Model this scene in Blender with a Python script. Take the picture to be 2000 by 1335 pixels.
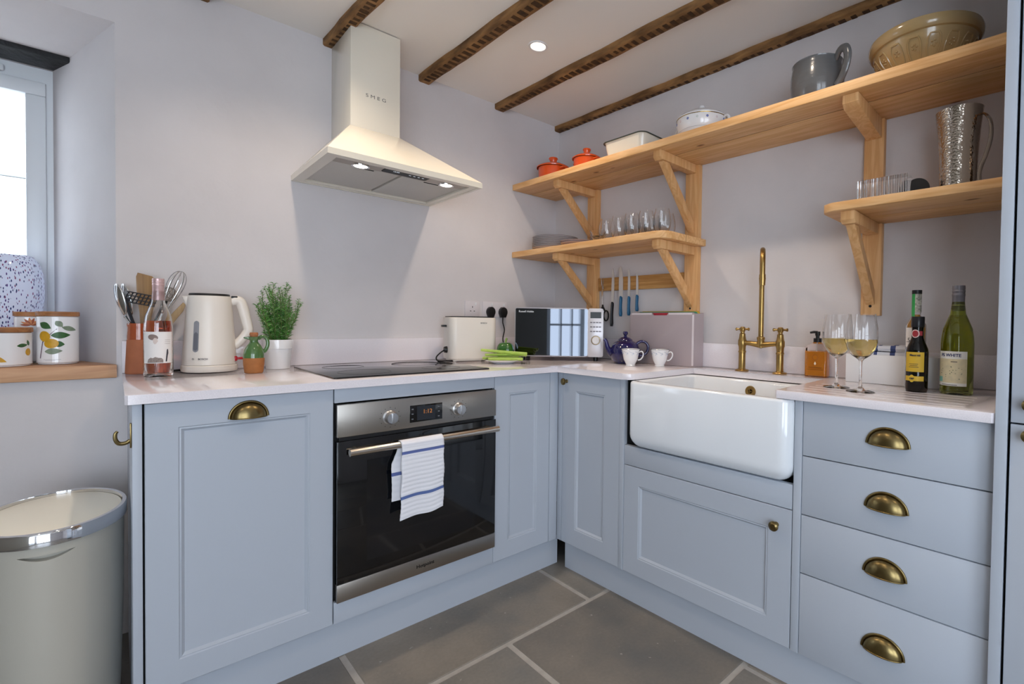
import bpy, bmesh, math, random
from mathutils import Vector, Matrix, Euler
PI=math.pi
for o in list(bpy.data.objects): bpy.data.objects.remove(o)
SC=bpy.context.scene; COL=SC.collection
# ------------------------------------------------------------------ camera
YAW,PITCH,ROLL=0.78228,-0.019667,0.01407
fw=Vector((math.sin(YAW)*math.cos(PITCH),math.cos(YAW)*math.cos(PITCH),math.sin(PITCH)))
rt=Vector((math.cos(YAW),-math.sin(YAW),0)); up=rt.cross(fw)
rt2=rt*math.cos(ROLL)+up*math.sin(ROLL); up2=-rt*math.sin(ROLL)+up*math.cos(ROLL)
cam=bpy.data.cameras.new('camera'); co=bpy.data.objects.new('camera',cam); COL.objects.link(co)
mw=Matrix((rt2,up2,-fw)).transposed().to_4x4(); mw.translation=Vector((-1.43865,-1.71793,1.12226)); co.matrix_world=mw
cam.sensor_width=36; cam.lens=953.89*36/2000; cam.shift_x=(1000-1172.86)/2000; cam.shift_y=(649.97-667.5)/2000
cam.clip_start=.05; SC.camera=co
# ------------------------------------------------------------------ world, exposure, lamps of the room and added fill lights
W=bpy.data.worlds.new('overcast_sky'); SC.world=W; W.use_nodes=True
bgn=W.node_tree.nodes['Background']; bgn.inputs[0].default_value=(.76,.87,1,1); bgn.inputs[1].default_value=5.6
vs=SC.view_settings; vs.view_transform='Standard'; vs.look='None'; vs.gamma=1; vs.use_curve_mapping=False; vs.exposure=-0.15
def area(name,loc,rot,sx,sy,e,col):
    l=bpy.data.lights.new(name,'AREA'); l.shape='RECTANGLE'; l.size=sx; l.size_y=sy; l.energy=e; l.color=col
    o=bpy.data.objects.new(name,l); COL.objects.link(o); o.location=loc; o.rotation_euler=rot; return o
area('added_rear_fill',(-2.2,-4.22,1.12),(PI/2,0,0),1.9,2.0,27,(.80,.89,1))  # added fill light, set in an unseen opening behind the camera
area('added_left_fill',(-3.42,-3.3,1.12),(0,-PI/2,0),2.0,1.4,36,(.80,.89,1))  # second added fill, out of view, brightens the sink run fronts
WARM=(1,.82,.64)
def spot(name,loc,e,r=.03,size=2.35):
    l=bpy.data.lights.new(name,'SPOT'); l.energy=e; l.color=WARM; l.spot_size=size; l.spot_blend=.8; l.shadow_soft_size=r
    o=bpy.data.objects.new(name,l); COL.objects.link(o); o.location=loc; return o
DOWN=[(-.1056,.0407),(-.98,.0407),(-.1056,-1.0),(-1.1,-1.0),(-.6,-2.3),(-2.1,-1.2)]
for i,(x,y) in enumerate(DOWN): spot('downlight_lamp',(x,y,2.335),(26,26,22,15,13,13)[i])
# ------------------------------------------------------------------ frames
PHI=0.0257; CP,SP=math.cos(PHI),math.sin(PHI)
def B(t,n,z=0): return Vector((t*SP+n*CP,-t*CP+n*SP,z))
RB=PHI-PI/2
YA=.675; NB=.5457; ZC=2.345; ZW=.926; ZWB=.901
# ------------------------------------------------------------------ materials
def lin(c):
    if isinstance(c,str): c=[int(c[i:i+2],16)/255 for i in (0,2,4)]
    return tuple((x/12.92 if x<=.04045 else ((x+.055)/1.055)**2.4) for x in c)+(1,)
MATS={}
def pm(name,col,rough=.5,metal=0,bump=None,var=None,trans=0,ior=1.45,coat=0,emit=None,spec=.5,stretch=(1,1,1),alpha=1,col2=None):
    if name in MATS: return MATS[name]
    m=bpy.data.materials.new(name); MATS[name]=m; m.use_nodes=True; nt=m.node_tree; b=nt.nodes['Principled BSDF']
    c=lin(col); b.inputs['Base Color'].default_value=c; b.inputs['Roughness'].default_value=rough; b.inputs['Metallic'].default_value=metal
    b.inputs['IOR'].default_value=ior; b.inputs['Transmission Weight'].default_value=trans; b.inputs['Coat Weight'].default_value=coat
    b.inputs['Coat Roughness'].default_value=.08; b.inputs['Specular IOR Level'].default_value=spec; b.inputs['Alpha'].default_value=alpha
    if emit: b.inputs['Emission Color'].default_value=lin(emit[0]); b.inputs['Emission Strength'].default_value=emit[1]
    if bump or var:
        tc=nt.nodes.new('ShaderNodeTexCoord'); mp=nt.nodes.new('ShaderNodeMapping'); mp.inputs['Scale'].default_value=stretch
        nt.links.new(tc.outputs['Object'],mp.inputs[0])
    if var:
        n=nt.nodes.new('ShaderNodeTexNoise'); n.inputs['Scale'].default_value=var[0]; n.inputs['Detail'].default_value=6; nt.links.new(mp.outputs[0],n.inputs[0])
        r=nt.nodes.new('ShaderNodeValToRGB'); r.color_ramp.elements[0].position=.3; r.color_ramp.elements[1].position=.7
        c2=lin(col2) if col2 else tuple(x*(1-var[1]) for x in c[:3])+(1,)
        r.color_ramp.elements[0].color=c2; r.color_ramp.elements[1].color=c
        nt.links.new(n.outputs[0],r.inputs[0]); nt.links.new(r.outputs[0],b.inputs['Base Color'])
    if bump:
        n=nt.nodes.new('ShaderNodeTexNoise'); n.inputs['Scale'].default_value=bump[0]; n.inputs['Detail'].default_value=5; nt.links.new(mp.outputs[0],n.inputs[0])
        bm_=nt.nodes.new('ShaderNodeBump'); bm_.inputs['Strength'].default_value=bump[1]; bm_.inputs['Distance'].default_value=bump[2] if len(bump)>2 else .002
        nt.links.new(n.outputs[0],bm_.inputs['Height']); nt.links.new(bm_.outputs[0],b.inputs['Normal'])
    return m
def wood(name,c1,c2,scale=9,axis='X',rough=.5,knots=True):
    if name in MATS: return MATS[name]
    m=pm(name,c1,rough); nt=m.node_tree; b=nt.nodes['Principled BSDF']; N=nt.nodes.new; L=nt.links.new
    tc=N('ShaderNodeTexCoord'); mp=N('ShaderNodeMapping'); s=[12,12,12]; s['XYZ'.index(axis)]=.9; mp.inputs['Scale'].default_value=s; L(tc.outputs['Object'],mp.inputs[0])
    n=N('ShaderNodeTexNoise'); n.inputs['Scale'].default_value=scale/4; n.inputs['Detail'].default_value=4; n.inputs['Distortion'].default_value=.6; L(mp.outputs[0],n.inputs[0])
    w=N('ShaderNodeMath'); w.operation='MULTIPLY'; w.inputs[1].default_value=9; L(n.outputs[0],w.inputs[0])
    fr=N('ShaderNodeMath'); fr.operation='PINGPONG'; fr.inputs[1].default_value=1; L(w.outputs[0],fr.inputs[0])
    r=N('ShaderNodeValToRGB'); r.color_ramp.elements[0].color=lin(c1); r.color_ramp.elements[1].color=lin(c2); L(fr.outputs[0],r.inputs[0])
    out=r.outputs[0]
    if knots:
        mk=N('ShaderNodeMapping'); sk=[7,7,7]; sk['XYZ'.index(axis)]=3.2; mk.inputs['Scale'].default_value=sk; L(tc.outputs['Object'],mk.inputs[0])
        v=N('ShaderNodeTexVoronoi'); v.inputs['Scale'].default_value=1.5; L(mk.outputs[0],v.inputs[0])
        kr=N('ShaderNodeValToRGB'); kr.color_ramp.elements[0].position=.05; kr.color_ramp.elements[0].color=(1,1,1,1); kr.color_ramp.elements[1].position=.12; kr.color_ramp.elements[1].color=(0,0,0,1); L(v.outputs['Distance'],kr.inputs[0])
        mx=N('ShaderNodeMixRGB'); L(kr.outputs[0],mx.inputs[0]); L(out,mx.inputs[1]); mx.inputs[2].default_value=lin('8a5526'); out=mx.outputs[0]
    L(out,b.inputs['Base Color'])
    bp=N('ShaderNodeBump'); bp.inputs['Strength'].default_value=.15; bp.inputs['Distance'].default_value=.001; L(fr.outputs[0],bp.inputs['Height']); L(bp.outputs[0],b.inputs['Normal'])
    return m
M_WALL=pm('lime_plaster','d9d4d5',.85,bump=(7,.7,.006),var=(2.6,.11))
M_CEIL=pm('ceiling_paint','f0ece8',.9,bump=(6,.2,.003))
M_PAINT=pm('sage_grey_paint','b3bac5',.42,bump=(60,.12,.0005),stretch=(4,4,.6))
M_DARK=pm('dark_gap','1b1c1e',.8)
M_QUARTZ=pm('white_quartz','eee8ed',.12,var=(420,.10),coat=.3)
M_STEEL=pm('brushed_steel','a8a29b',.32,1,bump=(40,.15,.0004),stretch=(.4,30,30))
M_STEELP=pm('polished_steel','d0d0d0',.16,1)
M_CHROME=pm('chrome','e2e2e4',.06,1)
M_BRASS=pm('aged_brass','b4945a',.33,1,var=(18,.25))
M_PULL=pm('antique_brass','8a7850',.28,1,var=(25,.3))
M_BLKGL=pm('black_glass','06070a',.04,coat=.5)
M_BLK=pm('black_plastic','151517',.4)
M_CREAM=pm('cream_enamel','e9e2d3',.22,coat=.4)
M_CREAMP=pm('cream_plastic','e4ddd4',.3)
M_PINE=wood('pine_plank','e8bb86','d6a268',8,'X')
M_PINEZ=wood('pine_upright','e6b781','d6a067',8,'Z',knots=False)
M_OAK=wood('oak_sill','cfa079','b78560',7,'X',knots=False)
M_ACACIA=wood('lid_wood','b07a4c','8e5b34',8,'X',knots=False)
M_SPATULA=wood('spatula_wood','9b7a52','7c5d3b',8,'Z',knots=False)
M_CERAM=pm('white_glaze','eeeef0',.1,coat=.6)
M_SINK=pm('fireclay','e9edf2',.08,coat=.7)
M_WHITEP=pm('white_plastic','e8e8ea',.35)
M_UPVC=pm('upvc','e6eaee',.3)
def glass(name,col='ffffff',rough=0.0): return pm(name,col,rough,trans=1,ior=1.46)
M_GLASS=glass('clear_glass')
M_THIN=bpy.data.materials.new('window_glass'); M_THIN.use_nodes=True
_n=M_THIN.node_tree; _n.nodes.remove(_n.nodes['Principled BSDF']); _t=_n.nodes.new('ShaderNodeBsdfTransparent'); _g=_n.nodes.new('ShaderNodeBsdfGlossy'); _g.inputs['Roughness'].default_value=.02
_m=_n.nodes.new('ShaderNodeMixShader'); _m.inputs[0].default_value=.07; _n.links.new(_t.outputs[0],_m.inputs[1]); _n.links.new(_g.outputs[0],_m.inputs[2]); _n.links.new(_m.outputs[0],_n.nodes['Material Output'].inputs[0])
M_EMIT=pm('lamp_glow','ffffff',.5,emit=('fff4e2',14))
M_TERRA=pm('terracotta','b06a48',.7,var=(30,.12))
# ------------------------------------------------------------------ mesh builder
class M:
    def __init__(s): s.bm=bmesh.new(); s.uv=None
    def _mi(s,faces,mi):
        for f in faces: f.material_index=mi
    def box(s,x0,x1,y0,y1,z0,z1,mi=0,bev=0,seg=2):
        bm=s.bm; nf=len(bm.faces)
        v=[bm.verts.new(p) for p in ((x0,y0,z0),(x1,y0,z0),(x1,y1,z0),(x0,y1,z0),(x0,y0,z1),(x1,y0,z1),(x1,y1,z1),(x0,y1,z1))]
        fs=[bm.faces.new([v[i] for i in q]) for q in ((0,3,2,1),(4,5,6,7),(0,1,5,4),(1,2,6,5),(2,3,7,6),(3,0,4,7))]
        s._mi(fs,mi)
        if bev>0:
            es=list({e for f in fs for e in f.edges}); r=bmesh.ops.bevel(bm,geom=es,offset=bev,segments=seg,affect='EDGES',profile=.5,clamp_overlap=True)
            s._mi(r['faces'],mi)
        return s
    def hexa(s,pts,mi=0,bev=0):   # 8 points: bottom ring 4, top ring 4
        v=[s.bm.verts.new(p) for p in pts]
        fs=[s.bm.faces.new([v[i] for i in q]) for q in ((0,3,2,1),(4,5,6,7),(0,1,5,4),(1,2,6,5),(2,3,7,6),(3,0,4,7))]
        s._mi(fs,mi)
        if bev>0:
            es=list({e for f in fs for e in f.edges}); r=bmesh.ops.bevel(s.bm,geom=es,offset=bev,segments=2,affect='EDGES',profile=.5,clamp_overlap=True); s._mi(r['faces'],mi)
        return s
    def prism(s,poly,z0,z1,mi=0,bev=0,axis='Z',seg=2):
        def P(a,b,h): return {'Z':(a,b,h),'Y':(a,h,b),'X':(h,a,b)}[axis]
        a=[s.bm.verts.new(P(x,y,z0)) for x,y in poly]; b=[s.bm.verts.new(P(x,y,z1)) for x,y in poly]; n=len(poly)
        fs=[s.bm.faces.new(a[::-1]),s.bm.faces.new(b)]+[s.bm.faces.new((a[i],a[(i+1)%n],b[(i+1)%n],b[i])) for i in range(n)]
        s._mi(fs,mi)
        if bev>0:
            es=list({e for f in fs[:2] for e in f.edges}); r=bmesh.ops.bevel(s.bm,geom=es,offset=bev,segments=seg,affect='EDGES',profile=.5,clamp_overlap=True); s._mi(r['faces'],mi)
        return s
    def lathe(s,prof,seg=40,mi=0,c=(0,0),mat=None,sx=1,sy=1):
        rings=[]
        T=mat or Matrix()
        for r,z in prof:
            if r<1e-6: rings.append([s.bm.verts.new(T@Vector((c[0],c[1],z)))])
            else: rings.append([s.bm.verts.new(T@Vector((c[0]+sx*r*math.cos(2*PI*i/seg),c[1]+sy*r*math.sin(2*PI*i/seg),z))) for i in range(seg)])
        for a,b in zip(rings,rings[1:]):
            for i in range(seg):
                j=(i+1)%seg
                if len(a)==1 and len(b)==1: continue
                if len(a)==1: f=s.bm.faces.new((a[0],b[j],b[i]))
                elif len(b)==1: f=s.bm.faces.new((a[i],a[j],b[0]))
                else: f=s.bm.faces.new((a[i],a[j],b[j],b[i]))
                f.material_index=mi
        return s
    def cyl(s,p0,p1,r0,r1=None,seg=20,mi=0):
        r1=r0 if r1 is None else r1; p0=Vector(p0); p1=Vector(p1); d=p1-p0; L=d.length
        T=Matrix.Translation(p0)@d.to_track_quat('Z','Y').to_matrix().to_4x4()
        return s.lathe([(0,0),(r0,0),(r1,L),(0,L)],seg,mi,mat=T)
    def tube(s,pts,r,seg=10,mi=0,closed=False,flat=1):
        pts=[Vector(p) for p in pts]; n=len(pts); rs=list(r) if isinstance(r,(list,tuple)) else [r]*n
        if not closed and 4<n<12:      # smooth the path
            P=[pts[0]*2-pts[1]]+pts+[pts[-1]*2-pts[-2]]; np2=[]; nr=[]
            for i in range(n-1):
                a,b,c,d=P[i:i+4]
                for k in range(4):
                    t=k/4; np2.append(.5*((2*b)+(c-a)*t+(2*a-5*b+4*c-d)*t*t+(3*b-a-3*c+d)*t**3)); nr.append(rs[i]*(1-t)+rs[i+1]*t)
            np2.append(pts[-1]); nr.append(rs[-1]); pts,rs,n=np2,nr,len(np2)
        rings=[]; prev=None
        for i,p in enumerate(pts):
            if closed: t=(pts[(i+1)%n]-pts[i-1])
            else: t=(pts[min(i+1,n-1)]-pts[max(i-1,0)])
            t.normalize()
            if prev is None:
                a=Vector((0,0,1)) if abs(t.z)<.9 else Vector((1,0,0)); u=t.cross(a).normalized()
            else: u=(prev-t*prev.dot(t)).normalized()
            prev=u; v=t.cross(u)
            rings.append([s.bm.verts.new(p+(u*math.cos(2*PI*k/seg)+v*math.sin(2*PI*k/seg)*flat)*rs[i]) for k in range(seg)])
        m=n if closed else n-1
        for i in range(m):
            a,b=rings[i],rings[(i+1)%n]
            for k in range(seg):
                f=s.bm.faces.new((a[k],a[(k+1)%seg],b[(k+1)%seg],b[k])); f.material_index=mi
        if not closed:
            for q in (rings[0][::-1],rings[-1]): f=s.bm.faces.new(q); f.material_index=mi
        return s
    def sphere(s,c,r,seg=16,mi=0,sc=(1,1,1)):
        T=Matrix.Translation(Vector(c))@Matrix.Diagonal((sc[0],sc[1],sc[2],1)); n=seg//2
        return s.lathe([(r*math.sin(PI*i/n) if 0<i<n else 0,-r*math.cos(PI*i/n)) for i in range(n+1)],seg,mi,mat=T)
    def grid(s,fn,nu,nv,mi=0,uv=True,closeu=False):
        vs=[[s.bm.verts.new(fn(i/nu,j/nv)) for j in range(nv+1)] for i in range(nu+1)]
        if uv and s.uv is None: s.uv=s.bm.loops.layers.uv.new('UVMap')
        for i in range(nu):
            for j in range(nv):
                f=s.bm.faces.new((vs[i][j],vs[i+1][j],vs[i+1][j+1],vs[i][j+1])); f.material_index=mi
                if uv:
                    for l,(a,b) in zip(f.loops,((i,j),(i+1,j),(i+1,j+1),(i,j+1))): l[s.uv].uv=(a/nu,b/nv)
        return s
    def patch(s,r,a0,a1,z0,z1,mi=0,n=14,taper=0):  # strip on a cylinder, angle 0 faces local -Y
        return s.grid(lambda u,v:(r*math.sin(a0+(a1-a0)*u),-r*math.cos(a0+(a1-a0)*u),z0+(z1-z0)*v),n,1,mi)
def link(name,data,parent=None,loc=None,rotz=None):
    o=bpy.data.objects.new(name,data); COL.objects.link(o)
    if parent: o.parent=parent
    if loc is not None: o.location=loc
    if rotz is not None: o.rotation_euler=(0,0,rotz)
    return o
def obj(name,m,mats,parent=None,loc=None,rotz=None,sharp=35,solid=0,weld=False):
    bm=m.bm
    if weld: bmesh.ops.remove_doubles(bm,verts=bm.verts,dist=1e-5)
    if not solid: bmesh.ops.recalc_face_normals(bm,faces=bm.faces)
    me=bpy.data.meshes.new(name); bm.to_mesh(me); bm.free()
    for mt in (mats if isinstance(mats,(list,tuple)) else [mats]): me.materials.append(mt)
    me.shade_smooth()
    try: me.set_sharp_from_angle(angle=math.radians(sharp))
    except Exception: pass
    o=link(name,me,parent,loc,rotz)
    if solid:
        d=o.modifiers.new('thickness','SOLIDIFY'); d.thickness=solid; d.offset=0
    return o
def tag(o,label=None,cat=None,group=None,kind=None):
    if label: o['label']=label
    if cat: o['category']=cat
    if group: o['group']=group
    if kind: o['kind']=kind
    return o
def thing(name,label,cat,loc,rotz=0,group=None):
    o=link(name,None,None,loc,rotz); o.empty_display_size=.05; return tag(o,label,cat,group)
def struct(name,m,mats,loc=None,rotz=None,**k):
    o=obj(name,m,mats,None,loc,rotz,**k); o['kind']='structure'; return o
def copy_tree(o,parent=None):
    c=o.copy(); COL.objects.link(c)
    if parent: c.parent=parent
    for ch in list(o.children): copy_tree(ch,c)
    return c
def text(body,size,mat,parent,loc,rot=(PI/2,0,0),name='lettering',ext=.0003,bend=0,align='LEFT',sx=1,bold=0):
    cu=bpy.data.curves.new('t','FONT'); cu.body=body; cu.size=size; cu.extrude=ext; cu.align_x=align; cu.offset=bold
    to=bpy.data.objects.new('t',cu); COL.objects.link(to); dg=bpy.context.evaluated_depsgraph_get(); dg.update()
    me=bpy.data.meshes.new_from_object(to.evaluated_get(dg)); bpy.data.objects.remove(to); me.name=name
    me.transform(Matrix.Diagonal((sx,1,1,1)))
    if bend:
        for v in me.vertices:
            a=v.co.x/bend; r=bend+v.co.z; y=v.co.y; v.co=(r*math.sin(a),-r*math.cos(a),y)
        rot=(0,0,rot[2] if len(rot)>2 else 0)
    me.materials.clear(); me.materials.append(mat)
    o=link(name,me,parent,loc); o.rotation_euler=rot; return o
def rrect(x0,x1,y0,y1,r,n=6):
    P=[]
    for cx,cy,a in ((x1-r,y1-r,0),(x0+r,y1-r,PI/2),(x0+r,y0+r,PI),(x1-r,y0+r,1.5*PI)):
        P+=[(cx+r*math.cos(a+PI/2*i/n),cy+r*math.sin(a+PI/2*i/n)) for i in range(n+1)]
    return P
#@@STRUCTURE
# ================================================================== the setting
random.seed(4)
# floor: stone slabs bedded in pale mortar
m=M(); m.box(-3.6,1.2,-4.4,.9,-.06,-.0035,mi=1)
lay=m.bm.verts.layers.float_color.new('tint')
rows=[(.9,-.305,[-3.6,-2.6,-1.75,-.905,-.075,.7,1.2]),(-.305,-.93,[-3.6,-2.9,-2.1,-1.28,-.468,.42,1.2]),(-.93,-1.5,[-3.6,-2.5,-1.6,-.8,.03,.8,1.2]),(-1.5,-2.2,[-3.6,-2.7,-1.9,-1.1,-.3,.6,1.2]),(-2.2,-2.9,[-3.6,-2.4,-1.5,-.6,.3,1.2]),(-2.9,-3.6,[-3.6,-2.7,-1.8,-.9,0,1.2]),(-3.6,-4.4,[-3.6,-2.5,-1.6,-.7,.2,1.2])]
for y1,y0,xs in rows:
    for a,b in zip(xs,xs[1:]):
        g=.010; before=set(m.bm.verts); m.box(a+g,b-g,y0+g,y1-g,-.02,0,bev=.0025,seg=1)
        c=random.uniform(.82,1.12); w=random.uniform(-.03,.04)
        for v in m.bm.verts:
            if v not in before: v[lay]=(c+w,c,c-w,1)
fl=pm('stone_slab','77736b',.42,bump=(14,.5,.003)); nt=fl.node_tree; b=nt.nodes['Principled BSDF']; N=nt.nodes.new; L=nt.links.new
tc=N('ShaderNodeTexCoord'); n1=N('ShaderNodeTexNoise'); n1.inputs['Scale'].default_value=3.2; n1.inputs['Detail'].default_value=8; L(tc.outputs['Object'],n1.inputs[0])
r=N('ShaderNodeValToRGB'); e=r.color_ramp.elements; e[0].position=.3; e[0].color=lin('686866'); e[1].position=.72; e[1].color=lin('8b847b'); x=e.new(.5); x.color=lin('7b766f'); L(n1.outputs[0],r.inputs[0])
n2=N('ShaderNodeTexNoise'); n2.inputs['Scale'].default_value=90; n2.inputs['Detail'].default_value=3; L(tc.outputs['Object'],n2.inputs[0])
r2=N('ShaderNodeValToRGB'); r2.color_ramp.elements[0].color=(.82,.82,.82,1); r2.color_ramp.elements[1].color=(1.1,1.1,1.1,1); L(n2.outputs[0],r2.inputs[0])
mx=N('ShaderNodeMixRGB'); mx.blend_type='MULTIPLY'; mx.inputs[0].default_value=1; L(r.outputs[0],mx.inputs[1]); L(r2.outputs[0],mx.inputs[2])
at=N('ShaderNodeAttribute'); at.attribute_name='tint'; mx2=N('ShaderNodeMixRGB'); mx2.blend_type='MULTIPLY'; mx2.inputs[0].default_value=1; L(mx.outputs[0],mx2.inputs[1]); L(at.outputs['Color'],mx2.inputs[2])
n3=N('ShaderNodeTexNoise'); n3.inputs['Scale'].default_value=38; n3.inputs['Detail'].default_value=2; L(tc.outputs['Object'],n3.inputs[0])
r3=N('ShaderNodeValToRGB'); r3.color_ramp.elements[0].position=.72; r3.color_ramp.elements[0].color=(0,0,0,1); r3.color_ramp.elements[1].position=.76; r3.color_ramp.elements[1].color=(1,1,1,1); L(n3.outputs[0],r3.inputs[0])
mx3=N('ShaderNodeMixRGB'); L(r3.outputs[0],mx3.inputs[0]); L(mx2.outputs[0],mx3.inputs[1]); mx3.inputs[2].default_value=lin('a19c94'); L(mx3.outputs[0],b.inputs['Base Color'])
struct('floor',m,[fl,pm('lime_mortar','aeaaa5',.9,bump=(60,.6,.003),var=(20,.2))])
# back wall (cooker side) with the splayed window recess
XR,XL=-1.436,-2.95; XR2,XL2=-1.607,-2.78; YW=1.15; ZS=.956-.045; ZH=2.133; ZH2=2.07
m=M()
m.box(XR,.75,YA,1.3,-.05,2.5); m.box(-3.6,XL,YA,1.3,-.05,2.5)
m.box(XL,XR,YA,1.3,-.05,ZS); m.box(XL,XR,YA,1.3,2.3,2.5)
m.hexa([(XR2,YW,ZS),(XR,YA,ZS),(XR,1.3,ZS),(XR2,1.3,ZS),(XR2,YW,2.3),(XR,YA,2.3),(XR,1.3,2.3),(XR2,1.3,2.3)])
m.hexa([(XL,YA,ZS),(XL2,YW,ZS),(XL2,1.3,ZS),(XL,1.3,ZS),(XL,YA,2.3),(XL2,YW,2.3),(XL2,1.3,2.3),(XL,1.3,2.3)])
m.hexa([(XL,YA,ZH),(XR,YA,ZH),(XR2+.005,YW,ZH2),(XL2,YW,ZH2),(XL,YA,2.3),(XR,YA,2.3),(XR2+.005,YW,2.3),(XL2,YW,2.3)])
m.box(XL2,XR2,YW,1.3,ZH2,2.3)
struct('wall_back',m,M_WALL)
m=M(); zz=(-.05,1.95,2.1,2.22,2.5); nn=(NB,NB,NB+.010,NB+.020,NB+.030)
for (z0,n0),(z1,n1) in zip(zip(zz,nn),zip(zz[1:],nn[1:])): m.hexa([tuple(B(-.75,n0,z0)),tuple(B(4.3,n0,z0)),tuple(B(4.3,NB+.2,z0)),tuple(B(-.75,NB+.2,z0)),tuple(B(-.75,n1,z1)),tuple(B(4.3,n1,z1)),tuple(B(4.3,NB+.2,z1)),tuple(B(-.75,NB+.2,z1))])
struct('wall_right',m,M_WALL)
m=M(); m.box(-3.6,1.2,-4.4,1.0,ZC,ZC+.1); struct('ceiling',m,M_CEIL)
m=M()
for q in ((-3.6,-3.4,-4.4,-4.0,-.05,2.5),(-3.6,-3.4,-2.6,.8,-.05,2.5),(-3.6,-3.4,-4.0,-2.6,-.05,.1),(-3.6,-3.4,-4.0,-2.6,2.12,2.5)): m.box(*q)
struct('wall_left',m,pm('taupe_plaster','8f8a80',.85,bump=(9,.5,.004)))
m=M()
for q in ((-3.4,-3.15,-4.4,-4.2,-.05,2.5),(-1.25,1.2,-4.4,-4.2,-.05,2.5),(-3.15,-1.25,-4.4,-4.2,-.05,.1),(-3.15,-1.25,-4.4,-4.2,2.12,2.5)): m.box(*q)
struct('wall_front',m,M_WALL)
w2=link('added_door_1',None,None,(-3.15,-4.2,.1)); w2['kind']='structure'; m=M()  # glazed door added out of view for the microwave mirror to reflect
for a_,b_,c_,d_ in ((0,.06,0,2.02),(1.84,1.9,0,2.02),(.91,.99,0,2.02),(.06,1.84,0,.10),(.06,1.84,1.94,2.02),(.06,1.84,1.0,1.05)): m.box(a_,b_,.0,.05,c_,d_)
obj('added_door_frame',m,M_UPVC,w2)
w3=link('added_door_2',None,None,(-3.4,-4.0,.1)); w3['kind']='structure'; m=M()  # another added unseen door, its bars give the reflection some structure
for a_,b_,c_,d_ in ((0,.06,0,2.02),(1.34,1.4,0,2.02),(.66,.74,0,2.02),(.06,1.34,0,.35),(.06,1.34,1.94,2.02),(.74,1.34,1.30,1.33),(.74,1.34,1.62,1.65),(.74,1.34,.98,1.01),(.90,.92,.35,1.94),(1.12,1.14,.35,1.94)): m.box(-.05,0,a_,b_,c_,d_)
obj('added_door_frame',m,M_UPVC,w3)
# dark slate lintel over the window
m=M(); m.box(XL+.1,-1.556,1.005,1.149,2.0705,2.12,bev=.004)
o=obj('lintel',m,pm('black_slate','17181b',.55,bump=(22,1,.01),var=(30,.5)),sharp=30); tag(o,'rough black slate lintel over the window head','lintel')
# window
w=link('window_1',None,None,(XR2,YW,.956)); w['kind']='structure'
m=M(); H=2.068-.956; WW=-(XL2-XR2)-.004
def frame(m,x0,x1,z0,z1,t,y0,y1,bev=.004):
    m.box(x0,x1,y0,y1,z0,z0+t,bev=bev); m.box(x0,x1,y0,y1,z1-t,z1,bev=bev)
    m.box(x0,x0+t,y0,y1,z0+t,z1-t,bev=bev); m.box(x1-t,x1,y0,y1,z0+t,z1-t,bev=bev)
m.box(-WW,0,0,.06,0,.03); m.box(-WW,0,0,.06,H-.055,H); m.box(-.018,0,0,.06,.03,H-.055); m.box(-WW,-WW+.018,0,.06,.03,H-.055); m.box(-WW/2-.02,-WW/2+.02,0,.06,.03,H-.055)
obj('window_frame',m,M_UPVC,w)
for x0,x1 in ((-WW/2+.02,-.018),(-WW+.018,-WW/2-.02)):
    m=M(); frame(m,x0,x1,.03,H-.055,.052,-.012,.045); c=obj('casement',m,M_UPVC,w)
    m=M(); m.box(x0+.05,x1-.05,.012,.018,.08,H-.105); obj('pane',m,M_THIN,c)
m=M(); m.box(-.42,-.12,-.018,0,H-.045,H-.018,bev=.006); obj('trickle_vent',m,M_UPVC,w)
# outside: the neighbour's pale render and slate roof
m=M(); m.box(-6,1,4.2,4.4,-1,2.19); m.box(-6,1,4.1,4.45,2.195,2.23,mi=1)
o=struct('wall_neighbour',m,[pm('pale_render','f2f2ee',.9,var=(1.5,.06)),pm('gutter_grey','a9adb0',.6)])
m=M(); m.hexa([(-6,4.15,2.25),(1,4.15,2.25),(1,6.2,3.9),(-6,6.2,3.9),(-6,4.15,2.28),(1,4.15,2.28),(1,6.2,3.93),(-6,6.2,3.93)])
o=struct('roof_neighbour',m,pm('pale_tiles','eeeeec',.9,bump=(12,.8,.01),var=(6,.12)))
m=M(); m.box(-7,2,1.35,7,-1.1,-1.0); struct('ground_outside',m,pm('pale_paving','e6e6e2',.9))
# oak window board
m=M(); m.prism([(XL+.002,YA-.018),(XR+.0005,YA-.018),(XR+.0005,YA+.0),(XR-.004,YA+.012),(XR2-.003,YW-.001),(XL2+.003,YW-.001),(XL+.004,YA+.01)],ZS,.956,bev=.003)
o=obj('window_sill',m,M_OAK); tag(o,'pale oak window board under the left window','sill')
# ceiling beams
M_BEAM=None
def beam_mat():
    m=pm('old_oak_beam','6b4a2c',.75); nt=m.node_tree; b=nt.nodes['Principled BSDF']; N=nt.nodes.new; L=nt.links.new
    tc=N('ShaderNodeTexCoord'); mp=N('ShaderNodeMapping'); mp.inputs['Scale'].default_value=(9,2.2,9); L(tc.outputs['Object'],mp.inputs[0])
    n=N('ShaderNodeTexNoise'); n.inputs['Scale'].default_value=3; n.inputs['Detail'].default_value=8; L(mp.outputs[0],n.inputs[0])
    r=N('ShaderNodeValToRGB'); e=r.color_ramp.elements; e[0].position=.32; e[0].color=lin('54381d'); e[1].position=.68; e[1].color=lin('a2784a'); L(n.outputs[0],r.inputs[0])
    L(r.outputs[0],b.inputs['Base Color']); bp=N('ShaderNodeBump'); bp.inputs['Strength'].default_value=.8; bp.inputs['Distance'].default_value=.004; L(n.outputs[0],bp.inputs['Height']); L(bp.outputs[0],b.inputs['Normal'])
    return m
M_BEAM=beam_mat(); M_BEAMD=pm('lath_mark','573c20',.9,var=(40,.6))
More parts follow.
